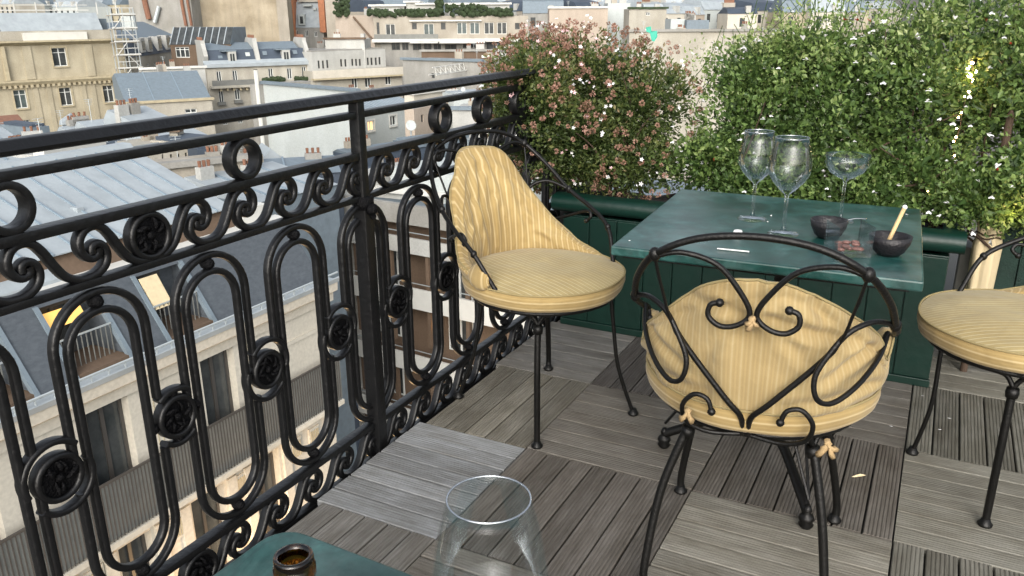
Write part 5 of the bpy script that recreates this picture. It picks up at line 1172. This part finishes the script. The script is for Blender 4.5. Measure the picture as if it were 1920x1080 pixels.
# ---- garden chairs
def ringpts(s0, b0, r, z, n=40): return [(s0+r*math.cos(2*math.pi*i/n), b0+r*math.sin(2*math.pi*i/n), z) for i in range(n)]
def chair(x, y, phi, feet, label, hts, pad_side='both', seed=1, tiebows=True, roll=True, back_mat='fabback', wrk=1.0):
    f = Vector((math.cos(phi), math.sin(phi), 0)); r = Vector((f.y, -f.x, 0)); O = Vector((x, y, 0))
    T = lambda p: O+r*p[0]-f*p[1]+Vector((0, 0, p[2]))
    root = empty('garden_chair', (x, y, 0), label, 'chair', 'wrought-iron garden chairs')
    def tube(name, pts, rad, closed=False, parent=None, n=4, rend=None, raw=False):
        P = [T(p) for p in pts]; P = P if raw else cr(P, n, closed); mb = MB(); mb.sweep(P, rad, 8, closed=closed, rend=rend); return mb.build(name, M['iron2'], parent or root, smooth=True, auto=60)
    C = (0, -.03)
    sf = tube('seat_frame', ringpts(C[0], C[1], .212, .428), .0075, True, raw=True)
    tube('seat_ring', ringpts(C[0], C[1], .15, .424, 28), .004, True, sf, raw=True)
    for i in range(5):
        a = math.pi*i/5; tube('seat_bar', [(C[0]+.21*math.cos(a), C[1]+.21*math.sin(a), .424), (C[0]-.21*math.cos(a), C[1]-.21*math.sin(a), .424)], .004, parent=sf, raw=True)
    hoopR = [(.198, -.131, .432), (.226, -.09, .50), (.253, -.034, .586), (.256, .055, .635), (.243, .147, .679), (.222, .232, .748), (.177, .303, .816), (.10, .318, .856), (0, .319, .868)]
    hoop = hoopR+[(-a, b, c) for a, b, c in reversed(hoopR[:-1])]
    hp_ = tube('back_hoop', hoop, .0068, n=5)
    for s_ in (1, -1):
        for nd_, rr in ((hoopR[2], .0100), (hoopR[4], .0108), (hoopR[6], .0115)):
            q = MB(); p = T((nd_[0]*s_, nd_[1], nd_[2])); q.ball(p, rr, 8, 6, (1, 1, 1.2)); q.build('collar', M['iron2'], hp_, smooth=True)
        S_ = lambda P: [(a*s_, b, c) for a, b, c in P]
        tube('v_bar', S_([(.006, .19, .43), (.01, .225, .485), (.045, .238, .53), (.14, .245, .652), (.165, .275, .74), (.177, .303, .812)]), .0058, n=5, rend=lambda t_: 1 if t_ < .62 else .55)
        tube('side_scroll', S_([(.243, .147, .679), (.205, .205, .702), (.165, .238, .690), (.138, .252, .655), (.115, .262, .605), (.122, .262, .562), (.150, .24, .548), (.19, .195, .57), (.225, .12, .60), (.24, .05, .625), (.238, .03, .610), (.232, .045, .595)]), .0052, n=5)
        tube('upper_scroll', S_([(.177, .303, .812), (.130, .303, .824), (.068, .296, .806), (.024, .287, .755), (.006, .281, .715), (.026, .281, .692), (.056, .280, .686), (.078, .279, .702), (.076, .279, .724), (.060, .279, .730)]), .0052, n=6)
        tube('lower_hook', S_([(.008, .19, .430), (.07, .20, .428), (.112, .215, .45), (.122, .226, .49), (.100, .232, .520), (.074, .234, .515), (.064, .235, .490)]), .0050, n=5)
        for p in ((.060*s_, .279, .730), (.064*s_, .235, .490), (.232*s_, .045, .595)):
            q = MB(); q.ball(T(p), .0085, 7, 5); q.build('curl_tip', M['iron2'], hp_, smooth=True)
    # legs: feet given as world x, y with thickness flag
    for fx, fy, thick, bow in feet:
        F0 = Vector((fx, fy, 0)); c0 = T((C[0], C[1], 0)); d = (F0-c0); d.normalize(); top = c0+d*.205+Vector((0, 0, .428)); rad = .0095 if thick else .0062
        side = Vector((-d.y, d.x, 0))*bow
        if thick:
            P = cr([top-d*.02+Vector((0, 0, -.045)), top.lerp(F0, .45)+Vector((0, 0, 0))+side, F0+Vector((0, 0, .06))+side*.3, F0+Vector((0, 0, .004))], 6)
        else: P = cr([top, top.lerp(F0, .3)-d*.012+side, top.lerp(F0, .62)-d*.02+side, F0+Vector((0, 0, .004))], 6)
        mb = MB(); mb.sweep(P, rad, 10); lg = mb.build('leg', M['iron2'], root, smooth=True)
        if thick:
            ct = P[0]; q = MB(); q.lathe([(.0, -.012), (.0135, -.012), (.015, 0), (.0135, .012), (0, .012)], ct+Vector((0, 0, -.012)), 12); q.build('collar', M['iron2'], lg, smooth=True)
            for s_ in (1, -1):
                tv = Vector((-d.y, d.x, 0))*s_*.05
                q = MB(); q.sweep(cr([ct, ct+tv*.35+Vector((0, 0, .028)), top+tv+d*-.008+Vector((0, 0, -.004))], 4), .0062, 7); q.build('brace', M['iron2'], lg, smooth=True)
        q = MB(); q.lathe([(0, 0), (.017, 0), (.018, .005), (.013, .010), (.010, .020), (0, .020)], F0+Vector((0, 0, .001)), 12); q.build('foot', M['iron2'], lg, smooth=True)
    # seat cushion
    nr, ns = 14, 64; R0 = .243; prof = []
    for t in range(6): prof.append((R0*(.90+.10*math.sin(math.pi/2*t/5)), .436+.020*(1-math.cos(math.pi/2*t/5)), 's'))
    for t in range(1, 5): prof.append((R0+.004*math.sin(math.pi*t/5), .456+.034*t/5, 's'))
    prof += [(R0-.001, .491, 's')]
    for t in range(1, nr+1): q_ = 1-t/nr; prof.append((R0*q_, .491+.024*(1-q_**3.0), 't'))
    def cush(sel, name, mt):
        mb = MB(); uv = []; rows_ = [p for p in prof if p[2] == sel or (sel == 't' and p is prof[9+1])]
        for rr, zz, _ in rows_:
            for i in range(ns):
                a = 2*math.pi*i/ns; wob = 1+.012*math.sin(3*a+seed)+.006*math.sin(7*a)
                px_, py_ = C[0]+rr*wob*math.cos(a), C[1]+rr*wob*math.sin(a)
                zn = zz+.004*noise.noise(Vector((px_*9, py_*9, seed)))
                mb.v.append(T((px_, py_, zn))); uv.append((zn*1.1+.004, a*.2) if sel == 's' else (px_+ .010*math.sin(py_*11+seed) + .06*(py_*py_)*8*.3, py_))
        for j in range(len(rows_)-1):
            for i in range(ns): mb.f.append((j*ns+i, j*ns+(i+1) % ns, (j+1)*ns+(i+1) % ns, (j+1)*ns+i))
        return mb.build(name, M[mt], root, smooth=True, uv=uv)
    cs = cush('t', 'seat_cushion', 'fabtop'); cush('s', 'cushion_side', 'fabback').parent = cs
    bpy.data.objects[cs.name]
    q = MB(); q.sweep([T(p) for p in [(C[0]+(R0+.002)*(1+.012*math.sin(3*a+seed)+.006*math.sin(7*a))*math.cos(a), C[1]+(R0+.002)*(1+.012*math.sin(3*a+seed)+.006*math.sin(7*a))*math.sin(a), .4915) for a in [2*math.pi*i/72 for i in range(72)]]], .0028, 6, closed=True); q.build('piping', M['piping'], cs, smooth=True)
    # back cushion: padded shell wrapped round the back
    na, nh = 120, 36; A0, A1 = hts[0][0], hts[-1][0]
    def hh(a):
        for (a0, h0, l0), (a1, h1, l1) in zip(hts, hts[1:]):
            if a0 <= a <= a1:
                k_ = [q_[0] for q_ in hts].index(a0); t = (a-a0)/(a1-a0)
                pv = hts[max(0, k_-1)]; nx_ = hts[min(len(hts)-1, k_+2)]
                def c1(p0, p1, p2, p3): return .5*(2*p1+(p2-p0)*t+(2*p0-5*p1+4*p2-p3)*t*t+(3*p1-p0-3*p2+p3)*t**3)
                return c1(pv[1], h0, h1, nx_[1]), c1(pv[2], l0, l1, nx_[2])
        return hts[-1][1:]
    mb = MB(); uv = []
    def surfp(a, t, side):
        H, lean = hh(a); z = .488+(H-.488)*t; ar = R(a)
        rr = .232+lean*t*t; s = rr*math.sin(ar); b = -.02+(rr+.0)*math.cos(ar)*(1.0 if math.cos(ar) > 0 else 1.0)
        th = .019*math.sin(math.pi*min(1, max(0, .06+.90*t)))**.5*(1 if abs(a) < A1-4 else .6)
        wr = wrk*.007*noise.noise(Vector((s*9, z*7, seed*3.1)))+wrk*.009*noise.noise(Vector((s*24, z*7, seed*1.7)))+.004*math.sin(s*60+z*14+seed)*max(0, t-.3)+(wrk-1)*.011*abs(math.sin(s*34+z*5+3*noise.noise(Vector((s*5, z*6, 3)))))*(.3+t)-wrk*.006*math.exp(-((t-.86-.05*math.sin(s*22))/.035)**2)
        cre = ()
        if seed == 5: cre = ((.02, .80, -.03, .62, .009), (.06, .79, .10, .60, .009), (.10, .66, .06, .50, .010), (-.02, .78, -.10, .66, .007), (-.06, .70, -.09, .54, .008), (.00, .66, .01, .52, .008), (-.10, .62, -.20, .50, .007), (.14, .60, .20, .52, .008), (.03, .74, .05, .66, .007), (-.13, .56, -.24, .52, .006))
        if seed == 8: cre = ((.0, .62, .05, .52, .006), (-.1, .58, -.05, .5, .006))
        if seed == 2: cre = ((.02, .70, .17, .645, .009), (-.02, .70, -.13, .715, .006), (.03, .69, .10, .60, .005), (-.03, .69, -.09, .58, .004), (.10, .735, .13, .67, .006), (-.20, .60, -.12, .56, .008), (.20, .62, .13, .57, .008), (-.22, .52, -.08, .515, .006), (.21, .53, .06, .51, .006), (0, .765, .0, .71, .006))
        if True:
            for (s0_, z0_, s1_, z1_, am) in cre:
                dx_, dz_ = s1_-s0_, z1_-z0_; L2_ = dx_*dx_+dz_*dz_; k_ = max(0, min(1, ((s-s0_)*dx_+(z-z0_)*dz_)/L2_)); dd_ = math.hypot(s-s0_-dx_*k_, z-z0_-dz_*k_)
                wr -= am*(1-.5*k_)*math.exp(-(dd_/.011)**2)*1.5-am*.8*math.exp(-((dd_-.02)/.012)**2)*(1-k_*.5)
        rr2 = rr-.006+(th+wr if side > 0 else -th+wr*.6)
        return (rr2*math.sin(ar), -.02+rr2*math.cos(ar), z), ar*.232
    for side in (1, -1):
        for j in range(nh+1):
            t = j/nh
            for i in range(na+1):
                a = A0+(A1-A0)*i/na; p, u = surfp(a, t, side); mb.v.append(T(p)); uv.append((u*(1+.08*t), t))
    W_ = na+1; S1 = (nh+1)*W_
    for sft, fl in ((0, 0), (S1, 1)):
        for j in range(nh):
            for i in range(na):
                q = (sft+j*W_+i, sft+j*W_+i+1, sft+(j+1)*W_+i+1, sft+(j+1)*W_+i); mb.f.append(q if not fl else tuple(reversed(q)))
    for i in range(na): mb.f.append((nh*W_+i, nh*W_+i+1, S1+nh*W_+i+1, S1+nh*W_+i)); mb.f.append((i+1, i, S1+i, S1+i+1))
    for j in range(nh): mb.f.append((j*W_, (j+1)*W_, S1+(j+1)*W_, S1+j*W_)); mb.f.append(((j+1)*W_+na, j*W_+na, S1+j*W_+na, S1+(j+1)*W_+na))
    bc = mb.build('back_cushion', M[back_mat], root, smooth=True, uv=uv)
    pe = [T(surfp(A0+(A1-A0)*i/60, 1.0, 1)[0])+Vector((0, 0, .001)) for i in range(61)]; q = MB(); q.sweep(pe, .0026, 6); q.build('piping', M['piping'], bc, smooth=True)
    if roll:
        for s_ in roll:
            a = R(A1-6)*s_; cc = Vector((.236*math.sin(a), -.02+.236*math.cos(a), .515)); mbr = MB(); uv = []
            ns2, nt2 = 20, 12
            for j in range(nt2+1):
                for i in range(ns2):
                    ph = math.pi*j/nt2; th_ = 2*math.pi*i/ns2; rr = .040*math.sin(ph)*(1+.10*math.sin(3*th_+ph*2))
                    mbr.v.append(T((cc.x+rr*math.cos(th_)*.6*1, cc.y+.048*math.cos(ph), cc.z+rr*math.sin(th_)*.95))); uv.append((.07*math.sin(ph)+j*.004, i*.02))
            for j in range(nt2):
                for i in range(ns2): mbr.f.append((j*ns2+i, j*ns2+(i+1) % ns2, (j+1)*ns2+(i+1) % ns2, (j+1)*ns2+i))
            mbr.build('cushion_roll', M['fabback'], bc, smooth=True, uv=uv)
    if tiebows:
        for k, (ps, sz) in enumerate((((0, .291, .708), .78), ((-.108, .240, .485), .8), ((.152, .232, .462), .9))):
            q = MB(); c0 = Vector(ps)
            for j in range(4 if k else 4):
                a = random.uniform(-.5, .5)+(j*math.pi*.5 if not k else -math.pi/2+(j-1.5)*.6); L = random.uniform(.010, .017)*sz if not k else random.uniform(.016, .03)*sz
                d = Vector((math.cos(a), 0, math.sin(a)))
                pts_ = [T(c0+d*(L*t/4)+Vector((0, .006*math.sin(t), -.002*t))) for t in range(5)]
                q.sweep(pts_, .0066*sz, 6, rend=lambda t: .5+.9*t-.3*t*t)
            q.ball(T(c0), .0085*sz, 8, 6); q.v = [v+Vector((noise.noise(v*160), noise.noise(v*150+Vector((3, 1, 2))), noise.noise(v*170)))*.004 for v in q.v]; q.build('tie', M['tie'], bc, smooth=True)
    return root
h2 = [(-112, .50, .0), (-98, .575, .012), (-86, .585, .015), (-74, .545, .02), (-62, .60, .02), (-45, .655, .026), (-26, .728, .03), (-10, .764, .034), (10, .764, .034), (26, .735, .03), (45, .685, .026), (60, .64, .02), (74, .57, .02), (84, .60, .02), (98, .60, .015), (112, .50, .0)]
chair(1.182, -.245, 1.678, [(.976, -.023, True, 0), (1.361, .021, True, 0), (1.015, -.44, True, -.012), (1.385, -.385, True, 0)], 'garden chair seen from behind with its yellow striped cushion tied to the frame', h2, seed=2, roll=(), back_mat='fabsoft', wrk=1.0)
h1 = [(-104, .475, 0), (-88, .50, .0), (-66, .53, .01), (-45, .60, .02), (-28, .69, .05), (-14, .80, .08), (0, .822, .09), (16, .815, .085), (32, .74, .06), (46, .64, .04), (64, .56, .02), (84, .53, .01), (100, .51, 0)]
chair(.430, .217, -.463, [(.526, .019, True, 0), (.320, .542, True, 0), (.711, .347, False, .0), (.146, .200, False, .0)], 'garden chair beside the railing facing right, with a tall slouching yellow striped cushion', h1, seed=5, tiebows=False, roll=(1,), wrk=1.3)
h3 = [(-100, .48, 0), (-60, .52, .01), (-30, .60, .02), (0, .66, .03), (30, .60, .02), (60, .52, .01), (100, .48, 0)]
chair(1.745, .36, R(203), [(1.52, .48, False, 0), (1.70, .173, True, 0), (1.98, .55, False, 0), (1.90, .20, True, 0)], 'garden chair cut off by the right edge with a round yellow striped seat', h3, seed=8, tiebows=False, roll=())

# ---- things on the bistro table
def lathe_obj(name, prof, loc, mt, parent, n=40):
    mb = MB(); mb.lathe(prof, loc, n); return mb.build(name, M[mt], parent, smooth=True)
def wineglass(x, y, z, label, H=.222, rb=.047, rr=.036, tilt=0):
    root = empty('wine_glass', (x, y, z), label, 'glass', 'stemmed glasses')
    zb = H*.44
    outer = [(0.0, 0.0005), (.036, .0005), (.0365, .002), (.02, .004), (.007, .010), (.0042, .02), (.0038, zb-.012), (.006, zb-.004), (.018, zb+.006), (.034, zb+.024), (rb-.003, zb+.042), (rb, zb+.058), (rb-.001, zb+.075), (rr+.004, H-.02), (rr, H)]
    inner = [(rr-.0011, H), (rr+.0029, H-.02), (rb-.0024, zb+.075), (rb-.0014, zb+.058), (rb-.0048, zb+.042), (.032, zb+.025), (.016, zb+.0085), (0.0, zb+.005)]
    lathe_obj('glass_body', outer+inner, (x, y, z), 'clear', root, 48)
    q = MB(); q.sweep([(x+(rr-.0006)*math.cos(t_*math.pi/24), y+(rr-.0006)*math.sin(t_*math.pi/24), z+H) for t_ in range(48)], .0011, 5, closed=True); q.build('rim', M['rim'], root, smooth=True); return root
g1 = P2(1410, 411, TZ); g2 = P2(1468, 439, TZ); g3 = P2(1575, 415, TZ)
wineglass(g1[0], g1[1], TZ, 'empty wine glass farther back on the green table, left of the pair')
wineglass(g2[0], g2[1], TZ, 'empty wine glass nearer the viewer, right of the pair', .228, .049, .0375)
root = empty('coupe_glass', (g3[0], g3[1], TZ), 'wide shallow coupe glass behind the black bowl', 'glass', 'stemmed glasses')
lathe_obj('glass_body', [(0, .0005), (.033, .0005), (.0335, .002), (.018, .004), (.006, .009), (.0038, .02), (.0034, .098), (.006, .106), (.02, .112), (.040, .125), (.051, .145), (.055, .168), (.0539, .168), (.0498, .1455), (.039, .1265), (.019, .1135), (0, .110)], (g3[0], g3[1], TZ), 'clear', root, 48)
def bowl(x, y, label, r=.042, h=.044):
    root = empty('bowl', (x, y, TZ), label, 'bowl', 'black bowls'); lathe_obj('bowl_body', [(0, .001), (r*.5, .001), (r*.72, .010), (r*.93, .028), (r, h), (r-.004, h), (r*.88, .029), (r*.66, .013), (r*.4, .007), (0, .006)], (x, y, TZ), 'blackc', root, 40); return root
b1 = P2(1551, 446, TZ); b2 = P2(1665, 478, TZ)
bowl(*b1, 'matte black bowl behind the glass cube'); bowl(*b2, 'matte black bowl holding a wooden stick, right corner of the table', .044, .044)
root = empty('wooden_stick', (b2[0], b2[1], TZ+.012), 'short pale wooden stick leaning in the right-hand black bowl', 'stick')
p0 = pz(1663, 458, TZ+.02); p1 = Vector((b2[0]+.018, b2[1]+.035, TZ+.10)); q = MB(); q.sweep([Vector((b2[0]-.008, b2[1]-.005, TZ+.014)), p1], .0045, 8); q.build('shaft', M['wick'], root, smooth=True); MB().ball(p1, .0055, 8, 6).build('tip', M['petalwhite'], root, smooth=True)
# glass cube
cb_ = P2(1585, 480, TZ); root = empty('glass_cube', (cb_[0], cb_[1], TZ), 'open square glass cube holding pink wax', 'candle holder')
aa = R(28); ex = Vector((math.cos(aa), math.sin(aa), 0)); ey = Vector((-math.sin(aa), math.cos(aa), 0)); c0 = Vector((cb_[0], cb_[1]+.02, TZ))
def sq(hw, z): return [c0+ex*(sx*hw)+ey*(sy*hw)+Vector((0, 0, z)) for sx, sy in ((-1, -1), (1, -1), (1, 1), (-1, 1))]
mb = MB(); o0, o1, i1, i0 = sq(.037, .0008), sq(.039, .068), sq(.0362, .068), sq(.0345, .007)
mb.add(o0+o1+i1+i0, [(0, 3, 2, 1)]+[(i, (i+1) % 4, (i+1) % 4+4, i+4) for i in range(4)]+[(i+4, (i+1) % 4+4, (i+1) % 4+8, i+8) for i in range(4)]+[(i+8, (i+1) % 4+8, (i+1) % 4+12, i+12) for i in range(4)]+[(12, 13, 14, 15)]); mb.build('glass_body', M['clear'], root)
mb = MB()
for i in range(14): mb.ball(c0+ex*random.uniform(-.024, .024)+ey*random.uniform(-.024, .024)+Vector((0, 0, .012+random.random()*.012)), .008, 6, 4, (1.3, .8, .6))
mb.build('wax', M['meat'], root, smooth=True)
c_ = P2(1383, 440, TZ); tag(MB().lathe([(0, .001), (.0105, .001), (.011, .006), (.009, .011), (0, .012)], (c_[0], c_[1], TZ), 20).build('white_cap', M['paper'], smooth=True), 'small round white cap lying on the green table', 'cap')
# crumbs, straw, spoon
a, b = pz(1345, 466, TZ+.003), pz(1405, 472, TZ+.003); tag(MB().sweep([a, b], .0016, 6).build('straw', M['paper']), 'thin white toothpick on the near part of the green table', 'toothpick')
a, b, c_ = pz(1588, 413, TZ+.006), pz(1605, 410, TZ+.009), pz(1625, 411, TZ+.006); tag(MB().sweep(cr([a, b, c_], 5), .0016, 6).build('spoon_handle', M['metal'], smooth=True), 'slim steel spoon handle behind the black bowl', 'spoon')
for i, (x, y) in enumerate(((1446, 405), (1438, 417), (1180, 452), (1502, 455), (1700, 402))):
    P = pz(x, y, TZ+.001); s_ = .006 if i < 2 else .004; q = MB(); q.add([P+Vector((random.uniform(-1, 1), random.uniform(-1, 1), random.uniform(0, .6)))*s_ for _ in range(5)], [(0, 1, 2), (0, 2, 3), (1, 3, 4)])
    tag(q.build('paper_crumb', M['paper']), ('torn white crumb just right of the rear wine glass foot', 'second torn white crumb between the two wine glass feet', 'tiny white speck at the left corner of the green table', 'pale crumb right of the nearer wine glass foot', 'tiny pale speck at the far right corner of the table')[i], 'crumb')
a, b = P2(1445, 430, TZ), P2(1505, 455, TZ)

# ---- foreground table with bottle and glass
FT = .655
fc = [P2(470, 1040, FT), P2(545, 1008, FT), P2(620, 1018, FT), P2(782, 1079, FT)]
edge_l = (Vector((*fc[0], 0)), ); A_ = Vector(fc[2]); B_ = Vector(fc[3]); dirr = (B_-A_).normalized(); nrm = Vector((dirr.y, -dirr.x))
corner = A_-dirr*.075
ft = empty('near_table', (*(corner+dirr*.36+nrm*.36), 0), 'green marble table top in the near foreground, only its corner showing', 'table')
W2 = .68; rc = .035; poly = []
c1_ = corner
crn = [c1_, c1_+dirr*W2, c1_+dirr*W2+nrm*W2, c1_+nrm*W2]
for i in range(4):
    p = crn[i]; a = (crn[i-1]-p).normalized(); b = (crn[(i+1) % 4]-p).normalized()
    cc = p+a*rc+b*rc
    for k in range(7): t = k/6*math.pi/2; poly.append(cc-b*rc*math.cos(t)-a*rc*math.sin(t))
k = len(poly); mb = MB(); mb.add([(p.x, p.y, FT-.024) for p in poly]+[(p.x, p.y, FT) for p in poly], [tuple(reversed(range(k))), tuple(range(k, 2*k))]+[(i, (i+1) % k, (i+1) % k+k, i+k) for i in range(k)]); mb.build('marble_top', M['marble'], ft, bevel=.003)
cen = corner+dirr*.34+nrm*.34
mb = MB(); mb.lathe([(0, 0), (.17, .0), (.17, .012), (.05, .03), (.022, .06), (.022, FT-.06), (.08, FT-.0245), (0, FT-.0245)], (cen.x, cen.y, 0), 24); mb.build('pedestal', M['iron2'], ft, smooth=True, auto=40)
bp_ = pz(550, 1044, FT+.228); root = empty('beer_bottle', (bp_.x, bp_.y, FT), 'brown glass bottle, open neck, on the near green table', 'bottle')
lathe_obj('bottle_body', [(0, .001), (.029, .001), (.0305, .005), (.0305, .125), (.026, .150), (.0155, .185), (.0132, .210), (.0132, .214), (.0142, .2145), (.0142, .221), (.0132, .222), (.0134, .227), (.0128, .2295), (.0105, .2295), (.0095, .226), (.0098, .205), (.012, .186), (.022, .150), (.027, .125), (.027, .008), (0, .006)], (bp_.x, bp_.y, FT), 'amber', root, 40)
HG = .215
gp_ = pz(916.5, 935, FT+HG); root = empty('wine_glass', (gp_.x, gp_.y, FT), 'large empty wine glass close to the camera on the near table', 'glass', 'stemmed glasses')
zb = .088
lathe_obj('glass_body', [(0, .0005), (.036, .0005), (.0365, .002), (.02, .004), (.007, .010), (.0042, .02), (.0038, zb-.012), (.006, zb-.004), (.018, zb+.004), (.034, zb+.016), (.045, zb+.032), (.0475, zb+.046), (.0465, zb+.06), (.0415, HG-.034), (.0355, HG-.010), (.0332, HG), (.0321, HG), (.0344, HG-.010), (.0403, HG-.034), (.0452, zb+.06), (.0462, zb+.046), (.0436, zb+.033), (.0325, zb+.0175), (.017, zb+.006), (0, zb+.003)], (gp_.x, gp_.y, FT), 'clearnear', root, 64)
q = MB(); q.sweep([(gp_.x+.0327*math.cos(t_*math.pi/32), gp_.y+.0327*math.sin(t_*math.pi/32), FT+HG) for t_ in range(64)], .0009, 6, closed=True); q.build('rim', M['rim'], root, smooth=True)
